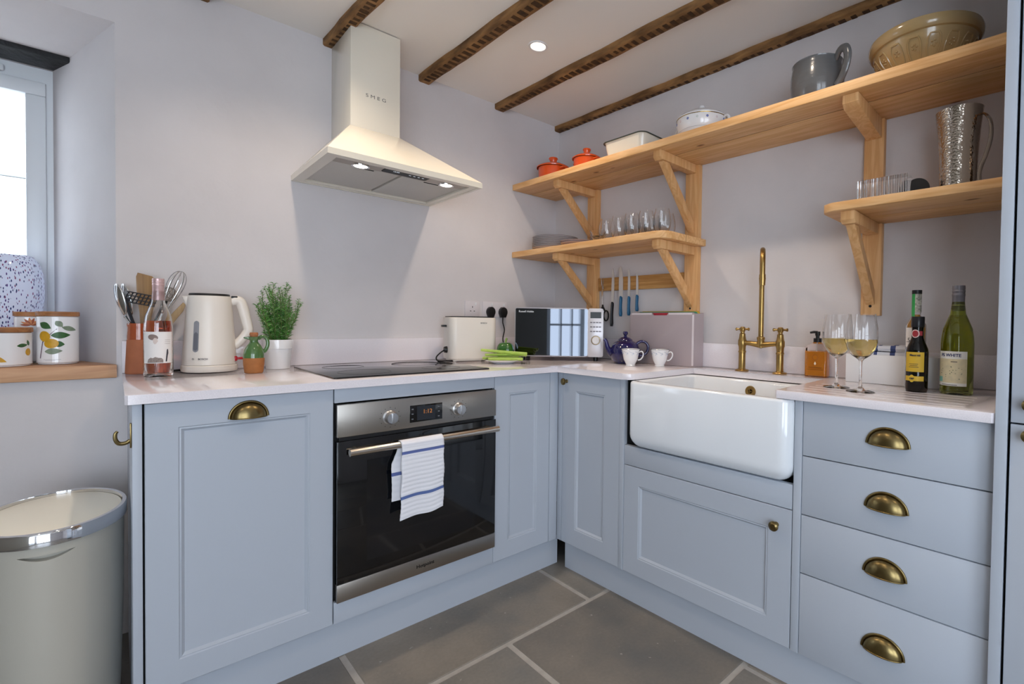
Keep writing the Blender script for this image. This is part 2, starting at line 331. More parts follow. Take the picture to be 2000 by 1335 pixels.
def beam(label,x0,x1,y1,x0b,x1b,y0,zb=2.315,seed=0,marks=True):
    random.seed(seed); m=M(); n=70
    for k in range(n):
        a=k/n; b2=(k+1)/n
    # wavy hewn section along the run
    rings=[]
    for k in range(n+1):
        a=k/n; y=y1+(y0-y1)*a; L0=x0+(x0b-x0)*a+.0022*math.sin(k*.9+seed)+random.uniform(-.0012,.0012); R0=x1+(x1b-x1)*a+.0022*math.sin(k*.7+2*seed)+random.uniform(-.0012,.0012)
        zz=zb+random.uniform(-.0012,.0012)
        rings.append([m.bm.verts.new(p) for p in ((L0,y,ZC+.004),(L0,y,zz+.005),(L0+.006,y,zz),(R0-.006,y,zz),(R0,y,zz+.005),(R0,y,ZC+.004))])
    for a,b in zip(rings,rings[1:]):
        for i in range(5): m.bm.faces.new((a[i],b[i],b[i+1],a[i+1]))
    m.bm.faces.new(rings[0]); m.bm.faces.new(rings[-1][::-1])
    root=obj('ceiling_beam',m,M_BEAM,sharp=50); tag(root,label,'beam','old oak ceiling beams')
    if marks:
        m=M(); y=y1-.03
        while y>y0+.02:
            a=(y-y1)/(y0-y1); L0=x0+(x0b-x0)*a; R0=x1+(x1b-x1)*a; wd=random.uniform(.014,.028); j=random.uniform(-.003,.003)
            s0=L0+.010+random.uniform(0,.006); s1=R0-.008+random.uniform(-.012,0)
            m.box(s0,s1,y-wd,y,zb-.0014,zb+.0015,bev=.0006,seg=1); y-=wd+random.uniform(.012,.024)
        obj('lath_marks',m,M_BEAMD,root)['kind']='stuff'
beam('short end of ceiling beam farthest left, just entering the frame top',-1.235,-1.18,YA-.0005,-1.19,-1.135,-3.9,seed=5)
beam('rough oak ceiling beam passing in front of the extractor chimney',-.793,-.740,YA-.0005,-.60,-.547,-4.1,seed=1)
beam('ladder-marked oak ceiling beam just right of the extractor chimney',-.366,-.303,YA-.0005,-.25,-.187,-4.1,seed=2)
beam('oak ceiling beam right of the glowing downlight',.078,.138,YA-.0005,.20,.26,-4.1,seed=3)
beam('darkest ceiling beam, running close along the shelf wall',.513,.562,YA-.001,.597,.648,-2.6,seed=4)
# recessed downlights
for i,(x,y) in enumerate(DOWN):
    t=thing('downlight','small round recessed ceiling downlight glowing between two beams' if i==0 else 'recessed ceiling downlight outside the photo','downlight',(x,y,ZC),0,None if i==0 else 'downlights outside the photo')
    m=M(); m.lathe([(.030,-.001),(.034,-.004),(.042,-.004),(.044,0),(.030,0),(.030,-.001)],32); obj('bezel',m,M_WHITEP,t)
    m=M(); m.lathe([(0,-.002),(.030,-.002),(.030,0),(0,0)],24); obj('lamp_face',m,M_EMIT,t)
# ================================================================== cabinets
def shaker(w,h,b=.083,th=.019,bt=None):
    bt=bt or b; m=M(); bm=m.bm
    def ring(i,j,y): return [bm.verts.new(p) for p in ((i,y,j),(w-i,y,j),(w-i,y,h-j),(i,y,h-j))]
    R=[ring(0,0,th),ring(0,0,.0015),ring(.0015,.0015,0),ring(b-.013,bt-.013,0),ring(b-.010,bt-.010,.0025),ring(b-.007,bt-.007,.0015),ring(b,bt,.0085)]
    for p,q in zip(R,R[1:]):
        for k in range(4): bm.faces.new((p[k],p[(k+1)%4],q[(k+1)%4],q[k]))
    bm.faces.new(R[0][::-1]); bm.faces.new(R[-1]); return m
def slab(w,h,th=.019): return M().box(0,w,0,th,0,h,bev=.0015)
def cup_pull(parent,x,z,w=.092,y=0,label=None):
    m=M(); a=w/2-.004; h=.043; d=.024
    def f(u,v,s=1.):
        th=PI*u; ph=PI/2*v
        return (x+s*a*math.cos(th),y-s*d*math.sin(th)*math.sin(ph)-.0005,z+s*h*math.sin(th)*math.cos(ph))
    m.grid(lambda u,v:f(u,v),26,12,uv=False)
    m.grid(lambda u,v:f(u,v,.93),26,12,uv=False)
    m.tube([(f(i/26,1)[0],f(i/26,1)[1],z) for i in range(27)],.0019,8)
    # rim flange against the front
    pts=[(x+(a+.003)*math.cos(PI*i/30),y-.0018,z+(h+.003)*math.sin(PI*i/30)) for i in range(31)]
    m.tube(pts,.0035,8)
    return obj('handle',m,M_PULL,parent,sharp=60)
def knob(parent,x,z,y=0,r=.0155):
    T=Matrix.Translation((x,y,z))@Matrix.Rotation(PI/2,4,'X')
    m=M(); m.lathe([(0,0),(.008,0),(.0085,.002),(.006,.006),(.006,.012),(.0115,.017),(r,.021),(r*.97,.025),(r*.6,.0275),(r*.55,.0285),(0,.029)],28,mat=T)
    return obj('knob',m,M_PULL,parent)
def part(name,m,mat,parent,x=0,y=0,z=0,**k): return obj(name,m,mat,parent,(x,y,z),**k)
ZT=.901; ZB=.1295
# --- cooker side run
t=thing('end_panel','grey painted cabinet end panel at the far left of the cooker run','panel',(-1.4096,0,0))
part('panel',M().box(0,.019,0,YA-.012,.0,ZWB-.001,bev=.001),M_PAINT,t)
m=M(); m.box(-.0035,-.0005,.045,.063,.79,.855,bev=.0012)
hk=thing('hook','small aged brass hook screwed to the side of the left end panel','hook',(-1.4096,-.04,.0))
m=M(); m.box(-.004,-.0003,.045,.061,.787,.850,bev=.0012); obj('back_plate',m,M_PULL,hk)
m=M(); m.tube([(-.003,.053,.806),(-.012,.053,.800),(-.024,.053,.801),(-.030,.053,.812),(-.030,.053,.826),(-.026,.053,.832)],[.0045,.005,.005,.0045,.004,.003],10); obj('prong',m,M_PULL,hk)
t=thing('base_cabinet','tall grey shaker cupboard with one cup pull, leftmost of the cooker run','cabinet',(-1.3862,0,0))
W1=.4455
part('body',M().box(-.003,W1+.001,.0215,.565,ZB+.004,ZWB-.004),M_DARK,t)
d=part('door',shaker(W1,ZT-.004-ZB,.079,bt=.081),M_PAINT,t,0,0,ZB); cup_pull(d,.2215,.8362-ZB,.094)
# oven housing
X0,X1=-.9375,-.3395
t=thing('oven_housing','grey painted housing framing the built-in oven','cabinet',(X0,0,0)); WO=X1-X0
part('body',M().box(.001,.017,.0215,.565,ZB+.004,ZWB-.004).box(WO-.017,WO-.001,.0215,.565,ZB+.004,ZWB-.004).box(.017,WO-.017,.0215,.565,ZB+.004,.197).box(.017,WO-.017,.0215,.10,.86,ZWB-.004),M_DARK,t)
part('top_rail',M().box(0,WO,.0,.019,.852,ZT-.002,bev=.0012),M_PAINT,t)
part('bottom_rail',M().box(0,WO,.0,.019,ZB,.199,bev=.0012),M_PAINT,t)
# oven
t=thing('built_in_oven','stainless and black glass built-in oven under the hob','oven',(X0,0,.2025)); O=WO; oz=.2025
part('body',M().box(.020,O-.020,.004,.52,.0005,.640),M_DARK,t)
cp=part('control_panel',M().box(.003,O-.003,-.019,.003,.742-oz,.8475-oz,bev=.0015),M_STEEL,t)
cp['label']='brushed steel control panel'
for xx in (.1705,.4285):
    T=Matrix.Translation((xx,-.019,.7883-oz))@Matrix.Rotation(PI/2,4,'X')
    m=M(); m.lathe([(0,0),(.025,0),(.025,.003),(.021,.006),(.0195,.022),(.018,.0245),(0,.0245)],36,mat=T); m.box(xx-.0035,xx+.0035,-.0485,-.0425,.7883-oz-.0185,.7883-oz+.0185,bev=.001)
    k=obj('dial',m,pm('dial_silver','b9b9bb',.3,.9),cp)
    k.location=(0,0,-0) ; k.matrix_parent_inverse=cp.matrix_basis.inverted() if False else Matrix()
    m=M()
    for i in range(12):
        a=PI/2+2*PI*i/12; m.box(xx+.034*math.cos(a)-.0011,xx+.034*math.cos(a)+.0011,-.0194,-.0188,.7883-oz+.034*math.sin(a)-.0011,.7883-oz+.034*math.sin(a)+.0011)
    obj('dial_marks',m,M_BLK,cp)
m=M(); m.box(.239,.3615,-.0202,-.0188,.760-oz,.8205-oz,bev=.0004); ds=obj('display',m,M_BLKGL,cp)
m=M(); m.box(.265,.334,-.0206,-.0200,.765-oz,.8155-oz); obj('display_screen',m,pm('lcd_grey','23262c',.3),ds)
text('1:12',.021,pm('lcd_orange','c9823e',.5,emit=('ff9238',.12)),ds,(.286,-.0209,.788-oz),name='digits')
for xx in (.248,.347):
    for zz in (.772,.790,.807): obj('button_mark',M().box(xx-.003,xx+.004,-.0205,-.0201,zz-oz-.002,zz-oz+.002),pm('mark_grey','6a6d72',.5),ds)
dr=part('door',M().box(.003,O-.003,-.019,.003,.2635-oz,.728-oz,bev=.0015),M_BLKGL,t); dr['label']='black glass oven door'
m=M(); m.box(.095,O-.095,-.0193,-.0189,.315-oz,.655-oz); obj('inner_window',m,pm('oven_window_glass','0d0e12',.05,coat=.6),dr)
m=M(); m.box(.003,O-.003,-.020,.002,.0015,.2625-oz,bev=.0012); st=obj('steel_trim',m,M_STEEL,dr)
text('Hotpoint',.0165,M_BLK,st,(.300,-.0202,.228-oz),sx=1.1,name='lettering',bold=.0004,align='CENTER')
m=M(); m.tube([(.0300,-.052,.696-oz),(O-.012,-.052,.696-oz)],.0120,20); m.cyl((.055,-.05,.696-oz),(.055,-.019,.700-oz),.009); m.cyl((O-.045,-.05,.696-oz),(O-.045,-.019,.700-oz),.009)
obj('handle',m,pm('handle_steel','cfc6bb',.25,1),dr,sharp=40)
m=M(); m.box(.01,O-.01,-.012,.002,.729-oz,.7405-oz); obj('vent_gap',m,M_BLK,t)
# towel on the oven handle
m=M(); prof=[]
yb,yf,zt=-.0385,-.0665,.7085; zc=.696
for i in range(22): prof.append((yb+.002*math.sin(i*.5),.500+(zc-.500)*i/22))
for i in range(10): a=PI-PI*i/9; prof.append((-.052-.0142*math.cos(a) if False else -.052+.0145*math.cos(PI*i/9),zc+.0145*math.sin(PI*i/9)))
for i in range(1,42): prof.append((yf-.0025*math.sin(i*.12),zc-(zc-.448)*i/41))
np_=len(prof)-1
def tw(u,v):
    k=v*np_; i=min(int(k),np_-1); f=k-i; y=prof[i][0]*(1-f)+prof[i+1][0]*f; z=prof[i][1]*(1-f)+prof[i+1][1]*f
    rib=.0007*math.sin(v*2*PI*30)
    front=max(0,(v-.45)/.55); back=max(0,(.3-v)/.3)
    x=-.7465+.153*u-.004*front*(.5-u)+(-.012-.010*(1-u))*min(1,back*3)*1+.0015*math.sin(v*30)*(1 if u>.98 or u<.02 else 0)
    z+=-.010*front*(1-u)*1.2+.003*math.sin(u*7)*front
    y-=.004*front*math.sin(u*PI)*math.sin(u*9+1)
    return (x,y-rib if v>.45 else y+rib,z)
m.grid(tw,30,216)
tm=pm('terry_cotton','e6e6ec',.95,bump=(500,.5,.001)); nt=tm.node_tree; N=nt.nodes.new; L=nt.links.new
uvn=N('ShaderNodeUVMap'); sx=N('ShaderNodeSeparateXYZ'); L(uvn.outputs[0],sx.inputs[0]); r=N('ShaderNodeValToRGB'); r.color_ramp.interpolation='CONSTANT'
e=r.color_ramp.elements; e[0].position=0; e[0].color=lin('e6e6ec'); e[1].position=.135; e[1].color=lin('5c6aa0')
for p,c in ((.155,'e6e6ec'),(.478,'5c6aa0'),(.502,'e6e6ec'),(.818,'566a9f'),(.842,'e6e6ec')): q=e.new(p); q.color=lin(c)
L(sx.outputs[1],r.inputs[0]); L(r.outputs[0],nt.nodes['Principled BSDF'].inputs['Base Color'])
o=obj('kitchen_towel',m,tm,solid=.0028); tag(o,'white ribbed tea towel with blue stripes hanging from the oven handle','towel')
# corner cabinet, cooker side
t=thing('corner_cabinet','narrow grey shaker corner cupboard beside the oven, without a knob','cabinet',(-.3375,0,0))
part('body',M().box(0,.335,.0215,.565,ZB+.004,ZWB-.004),M_DARK,t)
part('door',shaker(.289,ZT-.004-ZB,.083,bt=.085),M_PAINT,t,.0,0,ZB)
part('corner_post',M().box(.291,.3375-.0,-.0,.019,ZB,ZT-.002,bev=.001),M_PAINT,t)
# --- sink side run (local x = along the run, local y = into the wall)
def BT(name,label,cat,t0,z=0,n=0,**k): return thing(name,label,cat,B(t0,n,z),RB,**k)
t=BT('corner_cabinet','narrow grey shaker corner cupboard with a round knob, left of the sink','cabinet',.0)
part('corner_post',M().box(.001,.0305,0,.019,ZB,ZT-.002,bev=.001),M_PAINT,t)
part('body',M().box(.04,.404,.0215,.46,ZB+.004,ZWB-.004),M_DARK,t)
d=part('door',shaker(.3455,ZT-.004-ZB,.098,bt=.088),M_PAINT,t,.0325,0,ZB); knob(d,.026,.8604-ZB)
part('side_post',M().box(.380,.4035,-.002,.019,ZB,ZT-.001,bev=.001),M_PAINT,t)
t=BT('sink_cabinet','grey cupboard under the sink with one wide shaker door','cabinet',.405)
part('body',M().box(0.001,.700,.0215,.46,ZB+.004,.634),M_DARK,t)
part('rail',M().box(0,.6795,0,.021,.5605,.637,bev=.0012),M_PAINT,t)
d=part('door',shaker(.6795,.5575-ZB,.088,bt=.083),M_PAINT,t,0,0,ZB); knob(d,.6315,.5022-ZB)
t=BT('drawer_cabinet','grey bank of four plain drawers right of the sink','cabinet',1.1125)
part('body',M().box(0,.448,.0215,.46,ZB+.004,ZWB-.004),M_DARK,t)
part('side_post',M().box(-.0250,-.0015,-.002,.019,ZB,ZT-.001,bev=.001),M_PAINT,t)
for z0,z1 in ((.7345,ZT-.002),(.5565,.7315),(.3785,.5535),(ZB,.3755)):
    d=part('drawer',slab(.4495,z1-z0),M_PAINT,t,0,0,z0); cup_pull(d,.2255,{ZT-.002:.8045,.7315:.6295,.5535:.4500,.3755:.2400}[z1]-z0,.104)
t=BT('tall_cabinet','full-height grey larder unit at the right edge of the photo','cabinet',1.5635)
part('side_panel',M().box(0,.0225,-.028,NB-.006,0,ZC-.01,bev=.001),M_PAINT,t)
part('body',M().box(.024,.62,.0,NB-.006,ZB,ZC-.012),M_DARK,t)
d=part('door',slab(.59,.905-ZB),M_PAINT,t,.0275,-.022,ZB); d['label']='lower larder door'; knob(d,.034,.884-ZB)
d=part('door',slab(.59,2.33-.909),M_PAINT,t,.0275,-.022,.909); d['label']='upper larder door'; knob(d,.034,.953-.909)
part('end_panel',M().box(.6205,.64,-.022,NB-.006,0,ZC-.012),M_PAINT,t)
# plinths
m=M(); m.box(-1.389,.028,.026,.045,0,ZB-.002)
o=obj('plinth',m,M_PAINT); tag(o,'grey plinth board under the cooker run','plinth')
o=obj('plinth',M().box(.0315,1.5625,.027,.045,0,ZB-.002),M_PAINT,None,B(0,0,0),RB); tag(o,'grey plinth board under the sink and drawers','plinth')
# ================================================================== worktop
m=M(); bm=m.bm
def Bp(t,n): v=B(t,n); return (v.x,v.y)
def arc(c,r,a0,a1,n=6): return [(c[0]+r*math.cos(a0+(a1-a0)*i/n),c[1]+r*math.sin(a0+(a1-a0)*i/n)) for i in range(n+1)]
# inner corner (front edges meet)
ic=B(.028,-.0275); ic=(ic.x,-.0275)
poly=[(-1.423,-.0215),(-1.417,-.0275),ic]
tl=.450; rr=.040
cs=[(tl-rr+rr*math.sin(a),-.0275+rr-rr*math.cos(a)) for a in [PI/2*i/6 for i in range(7)]]
poly+= [Bp(*q) for q in cs]
poly+= [Bp(tl+.004,.395),Bp(tl+.010,.408),Bp(tl+.022,.412),Bp(1.02,.412),Bp(1.033,.40),Bp(1.033,-.020),Bp(1.040,-.0275),Bp(1.556,-.0275),Bp(1.5625,-.021),Bp(1.5625,NB-.001)]
poly+= [Bp(-.6685,NB-.001),(-1.423,YA-.001)]
m.prism(poly,ZWB,ZW,bev=.0018)
wt=obj('worktop',m,M_QUARTZ,sharp=40); tag(wt,'white quartz L-shaped worktop over both cabinet runs','worktop')
# drainer grooves: shallow channels
bc=bpy.data.meshes.new('g'); m=M()
for k in range(5):
    n0=.03+.055*k; a=B(1.075,n0,ZW+.0005); b=B(1.50,n0,ZW+.0005)
    m.tube([a,b],.0034,8)
gme=bpy.data.meshes.new('g'); bmesh.ops.recalc_face_normals(m.bm,faces=m.bm.faces); m.bm.to_mesh(gme); m.bm.free(); go=link('g',gme)
md=wt.modifiers.new('grooves','BOOLEAN'); md.operation='DIFFERENCE'; md.object=go; md.solver='EXACT'
dg=bpy.context.evaluated_depsgraph_get(); dg.update(); nme=bpy.data.meshes.new_from_object(wt.evaluated_get(dg)); wt.modifiers.clear(); wt.data=nme; bpy.data.objects.remove(go)
nme.shade_smooth(); nme.set_sharp_from_angle(angle=math.radians(40))
o=obj('upstand',M().box(-1.423,.528,YA-.020,YA-.0005,ZW+.0003,1.037,bev=.001),M_QUARTZ); tag(o,'white quartz upstand along the cooker wall','upstand')
o=obj('upstand',M().box(-.66,1.5625,NB-.020,NB-.0005,ZW+.0003,1.037,bev=.001),M_QUARTZ,None,B(0,0,0),RB); tag(o,'white quartz upstand along the sink wall','upstand')
# ================================================================== sink
t=BT('belfast_sink','white ceramic butler sink with rounded front','sink',.438,.6375)
m=M(); w=.648; h=.2615
def shell(m,x0,x1,y0,y1,z0,z1,r,rb,flip=False):
    rings=[]
    n=6
    for i in range(n+1):
        a=PI/2*i/n; ins=rb*(1-math.sin(a)); z=z0+rb*(1-math.cos(a)); rings.append([(p[0],p[1],z) for p in rrect(x0+ins,x1-ins,y0+ins,y1-ins,max(r-ins*.6,.01))])
    return rings
out=shell(m,0,w,-.034,.405,0,h,.042,.056)
out.append([(p[0],p[1],h-.010) for p in rrect(0,w,-.034,.405,.042)])
for a in (30,60,90): 
    i=.010*(1-math.cos(math.radians(a))); out.append([(p[0],p[1],h-.010+.010*math.sin(math.radians(a))) for p in rrect(i,w-i,-.034+i,.405-i,.042-i)])
inn=[]
for a in (90,60,30,0):
    i=.034-.008*(1-math.cos(math.radians(a)))*0-.008*math.cos(math.radians(a))*0; k=.008*(1-math.sin(math.radians(a)))
    inn.append([(p[0],p[1],h-k) for p in rrect(.026+k,w-.026-k,-.008+k,.379-k,.030)])
for i in range(7):
    a=PI/2*i/6; ins=.034+.03*(1-math.cos(a)); inn.append([(p[0],p[1],.060-.03*math.sin(a)) for p in rrect(ins,w-ins,ins-.034,.371-(ins-.034),.04)])
rings=[[m.bm.verts.new(p) for p in r_] for r_ in out+inn]
for a,b in zip(rings,rings[1:]):
    k=len(a)
    for i in range(k): m.bm.faces.new((a[i],a[(i+1)%k],b[(i+1)%k],b[i]))
m.bm.faces.new(rings[0][::-1]); m.bm.faces.new(rings[-1])
obj('basin',m,M_SINK,t,sharp=50)
T=Matrix.Translation((.318,.370,.218))@Matrix.Rotation(PI/2,4,'X')
m=M(); m.lathe([(.009,-.002),(.009,.003),(.014,.005),(.021,.004),(.0225,.0),(.0225,-.003)],28,mat=T); m.lathe([(0,.0005),(.010,.0005)],20,mi=1,mat=T); m.box(.3165,.3195,.362,.3665,.209,.227); m.box(.309,.327,.362,.3665,.2165,.2195)
obj('overflow_ring',m,[M_BRASS,M_BLK],t)
m=M(); m.lathe([(0,.031),(.03,.031),(.043,.033),(.045,.0305),(0,.0302)],28,c=(w/2,.19)); obj('waste',m,M_BRASS,t)
# ================================================================== brass bridge tap
t=BT('bridge_tap','tall brass bridge tap with two cross handles behind the sink','tap',.7475,ZW,.472)
for sx_ in (-1,1):
    x=sx_*.084; m=M()
    m.lathe([(0,.0003),(.028,.0003),(.029,.003),(.027,.006),(.017,.008),(.0145,.012),(.0145,.078),(.0165,.080),(.0165,.085),(.0145,.088),(.0155,.105),(.018,.112),(.018,.132),(.015,.138),(.013,.152),(.0125,.160),(.0085,.164),(.0085,.172),(0,.172)],28,c=(x,0))
    obj('pillar',m,M_BRASS,t)
    m=M(); m.lathe([(0,.168),(.010,.169),(.012,.175),(.0125,.183),(.009,.190),(0,.1915)],20,c=(x,0))
    for k in range(4):
        a=PI/4*0+PI/2*k+.25; c_,s_=math.cos(a),math.sin(a)
        m.tube([(x+.008*c_,.008*s_,.180),(x+.020*c_,.020*s_,.180),(x+.026*c_,.026*s_,.180),(x+.030*c_,.030*s_,.180)],[.0045,.0045,.0075,.005],10)
    obj('cross_handle',m,M_BRASS,t)
m=M(); m.tube([(-.072,0,.122),(-.045,0,.120),(-.02,0,.117),(0,0,.116),(.02,0,.117),(.045,0,.120),(.072,0,.122)],[.0095,.0105,.012,.0145,.012,.0105,.0095],16)
m.lathe([(0,.10),(.013,.104),(.015,.120),(.0145,.135),(.0165,.140),(.0165,.147),(.011,.151)],24); obj('bridge',m,M_BRASS,t)
dv=Vector((1,-2.05)).normalized()  # spout swung towards the room
R_=.066; zc_=.438; pts=[(0,0,.14),(0,0,.25),(0,0,.36)]+[(dv.x*(R_-R_*math.cos(a)),dv.y*(R_-R_*math.cos(a)),zc_+R_*math.sin(a)) for a in [PI*i/16 for i in range(17)]]+[(dv.x*2*R_,dv.y*2*R_,.395)]
m=M(); m.tube(pts,.0105,18); m.tube([(dv.x*2*R_,dv.y*2*R_,.398),(dv.x*2*R_,dv.y*2*R_,.376),(dv.x*2*R_,dv.y*2*R_,.355)],[.0125,.0125,.0115],18)
m.tube([(dv.x*2*R_,dv.y*2*R_,.384),(dv.x*2*R_,dv.y*2*R_,.381)],.0135,18); obj('spout',m,M_BRASS,t)
# ================================================================== hob
t=thing('induction_hob','flat black glass induction hob set on the worktop','hob',(-.634,.294,ZW+.0003))
m=M(); m.prism(rrect(-.295,.295,-.26,.26,.008),0,.005,bev=.0015); obj('glass_plate',m,pm('hob_glass','0b0b0d',.07,coat=.3),t)
for cx,cy,r_ in ((-.15,-.12,.09),(-.15,.12,.075),(.15,-.12,.075),(.15,.12,.10)):
    m=M(); m.tube([(cx+r_*math.cos(2*PI*i/48),cy+r_*math.sin(2*PI*i/48),.0051) for i in range(48)],.0006,6,closed=True)
    obj('zone_ring',m,pm('zone_grey','1d1e21',.4),t)
# ================================================================== extractor hood
HX0,HX1,HF,HZ=-.912,-.300,.172,1.7035
t=thing('extractor_hood','cream chimney extractor hood with two lit lamps above the hob','extractor',((HX0+HX1)/2,YA,HZ)); hw=(HX1-HX0)/2; hd=YA-HF
m=M()  # lip as frame
for q in ((-hw,hw,-hd,-hd+.012),(-hw,hw,-.013,-.001),(-hw,-hw+.012,-hd+.012,-.013),(hw-.012,hw,-hd+.012,-.013)): m.box(q[0],q[1],q[2],q[3],0,.022)
cx0,cx1,cy0=-.757-(HX0+HX1)/2,-.556-(HX0+HX1)/2,.428-YA
m.hexa([(-hw,-hd,.022),(hw,-hd,.022),(hw,-.001,.022),(-hw,-.001,.022),(cx0-.003,cy0-.003,.211),(cx1+.003,cy0-.003,.211),(cx1+.003,-.001,.211),(cx0-.003,-.001,.211)],bev=.0012)
can=obj('canopy',m,M_CREAM,t)
m=M(); b_=.040
for q in ((-hw+.012,hw-.012,-hd+.012,-hd+b_),(-hw+.012,hw-.012,-b_,-.013),(-hw+.012,-hw+b_,-hd+b_,-b_),(hw-b_,hw-.012,-hd+b_,-b_)): m.box(q[0],q[1],q[2],q[3],.002,.0215)
obj('underside_frame',m,M_CREAM,can)
m=M(); m.box(cx0,cx1,cy0,-.001,.209,ZC-HZ-.004,bev=.001); ch=obj('chimney',m,M_CREAM,t)
text('S M E G',.0195,pm('logo_grey','6f6b66',.4),ch,((cx0+cx1)/2,cy0-.0006,.346),sx=1.3,align='CENTER')
fy=-hd+b_+.075
m=M(); m.box(-hw+b_,hw-b_,-hd+b_,fy,.008,.0215); obj('lamp_strip',m,pm('strip_steel','b5aca3',.4,.3),t)
fm=pm('filter_mesh','cfccc7',.5,.1); nt=fm.node_tree; N=nt.nodes.new; L=nt.links.new; tc=N('ShaderNodeTexCoord'); vv=N('ShaderNodeTexVoronoi'); vv.inputs['Scale'].default_value=260; L(tc.outputs['Object'],vv.inputs[0]); bp=N('ShaderNodeBump'); bp.inputs['Strength'].default_value=.6; bp.inputs['Distance'].default_value=.001; L(vv.outputs[0],bp.inputs['Height']); L(bp.outputs[0],nt.nodes['Principled BSDF'].inputs['Normal'])
for x0,x1 in ((-hw+b_+.002,-.006),(.006,hw-b_-.002)):
    m=M(); m.box(x0,x1,fy+.002,-b_-.002,.010,.0215,bev=.001); f=obj('grease_filter',m,fm,t)
    m=M(); c=(x0+x1)/2; m.box(c-.032,c+.032,fy+.014,fy+.022,.0085,.0105,bev=.0006); obj('filter_catch',m,M_DARK,f)
m=M(); m.prism(rrect(-.088,.092,-hd+b_+.004,-hd+b_+.060,.008),.0055,.009); cpn=obj('touch_panel',m,pm('panel_black','0c0c0f',.4,spec=.25),t)
text('12:02',.012,pm('led_white','cfd4da',.5,emit=('dfe6ee',.7)),cpn,(-.055,-hd+b_+.028,.0050),rot=(PI,0,0),name='clock_digits')
m=M()
for k in range(4): m.box(.012+k*.018,.020+k*.018,-hd+b_+.028,-hd+b_+.033,.0049,.0056)
obj('touch_marks',m,pm('led_white','cfd4da',.5),cpn)
for lx in (-.7707,-.4200):
    x=lx-(HX0+HX1)/2; y=-hd+b_+.036+.02
    m=M(); m.lathe([(.024,.0065),(.026,.004),(.032,.0045),(.033,.009),(.024,.009),(.024,.0065)],30,c=(x,y)); lp=obj('lamp_ring',m,M_CHROME,t)
    m=M(); m.lathe([(0,.0055),(.024,.0055),(.024,.008),(0,.008)],24,c=(x,y)); obj('lamp_face',m,M_EMIT,lp)
    spot('hood_lamp',((HX0+HX1)/2+x,YA+y,HZ-.002),1.6,.02,1.9)
# ================================================================== shelves and brackets (sink wall)
SN=.215
def plank(label,t0,t1,z0,z1,poly=None,split=.135,name='shelf'):
    dpt=NB-SN; m=M(); g=.003; L_=t1-t0
    t=BT(name,label,'shelf',t0,z0,SN)
    p=poly or [(0,0),(L_,0),(L_,dpt),(0,dpt)]
    # front board and back board, edge to edge
    fr=[(max(0,x),min(y,split-g)) for x,y in p if y<=split]; 
    xl=min(x for x,y in p); xr=max(x for x,y in p)
    fr=[q for q in p if q[1]<=split]; fr=sorted(fr,key=lambda q:math.atan2(q[1]-split/2+1e-4,q[0]-L_/2)) if False else fr
    front=fr+[(xr,split-g),(xl,split-g)]
    m.prism(front,0,z1-z0,bev=.0025); m.prism([(xl,split+g),(xr,split+g),(xr,dpt-.0005),(xl,dpt-.0005)],0,z1-z0,bev=.0025)
    m.box(xl+.003,xr-.003,split-g-.001,split+g+.001,.003,z1-z0-.004,mi=1)  # dark strip filling the gap, paints the shade between the boards
    obj('board',m,[M_PINE,pm('gap_shade_brown','4a3018',.8)],t); return t
TW=-.666
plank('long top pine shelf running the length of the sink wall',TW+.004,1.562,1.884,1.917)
c=.055; L1=.427-(TW+.004)
pl=[(0,0)]+[(L1-c+c*math.sin(a),c-c*math.cos(a)) for a in [PI/2*i/5 for i in range(6)]]
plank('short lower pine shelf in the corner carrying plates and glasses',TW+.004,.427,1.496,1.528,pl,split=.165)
L2=1.562-1.068
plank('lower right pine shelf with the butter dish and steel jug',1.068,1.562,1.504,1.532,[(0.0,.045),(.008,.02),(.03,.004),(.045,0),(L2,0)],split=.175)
def bracket(label,t0,t1,ztop,zbot,arms,armlen,braces,gap_shelf,name='shelf_bracket'):
    """arms: list of (z underside of shelf, brace bottom z)"""
    t=BT(name,label,'bracket',t0,zbot,0,group='pine shelf brackets'); w=t1-t0
    segs=[]; z=zbot
    for zs0,zs1 in gap_shelf: segs.append((z,zs0)); z=zs1
    segs.append((z,ztop))
    m=M()
    for a,b in segs: m.box(0,w,NB-.030,NB-.0008,a-zbot,b-zbot-.0008,bev=.002)
    for a,b in segs[:1]:
        for zz in (.035,): m.lathe([(0,0),(.005,0),(.005,.001)],12,mi=1,mat=Matrix.Translation((w/2,NB-.0302,zz))@Matrix.Rotation(PI/2,4,'X'))
    obj('upright',m,[M_PINEZ,M_DARK],t)
    for (za,zb) in arms:
        n0=NB-armlen; aw=.044; x0=(w-aw)/2
        m=M(); z1=za-zbot-.0008; z0=z1-.040
        m.prism([(n0+.012,z0),(NB-.031,z0),(NB-.031,z1),(n0,z1),(n0,z0+.012)],x0,x0+aw,axis='X',bev=.002); obj('arm',m,M_PINEZ,t)
        m=M(); bw=.030; xb=(w-bw)/2
        m.prism([(n0+.030,z0-.0006),(n0+.072,z0-.0006),(NB-.0315,zb-zbot+.052),(NB-.0315,zb-zbot-.0)],xb,xb+bw,axis='X',bev=.0015); obj('brace',m,M_PINEZ,t)
    return t
bracket('pine double shelf bracket nearest the room corner, behind the microwave',-.347,-.268,1.884,1.042,[(1.884,1.600),(1.496,1.215)],.308,0,[(1.4955,1.5285)])
bracket('pine double shelf bracket above the chopping board case',.327,.402,1.884,1.165,[(1.884,1.560),(1.496,1.205)],.308,0,[(1.4955,1.5285)])
bracket('pine shelf bracket above the wine glasses',1.117,1.183,1.884,1.165,[(1.504,1.205)],.308,0,[(1.5035,1.5325)])
t=[o for o in bpy.data.objects if o.name.startswith('shelf_bracket')][-1]
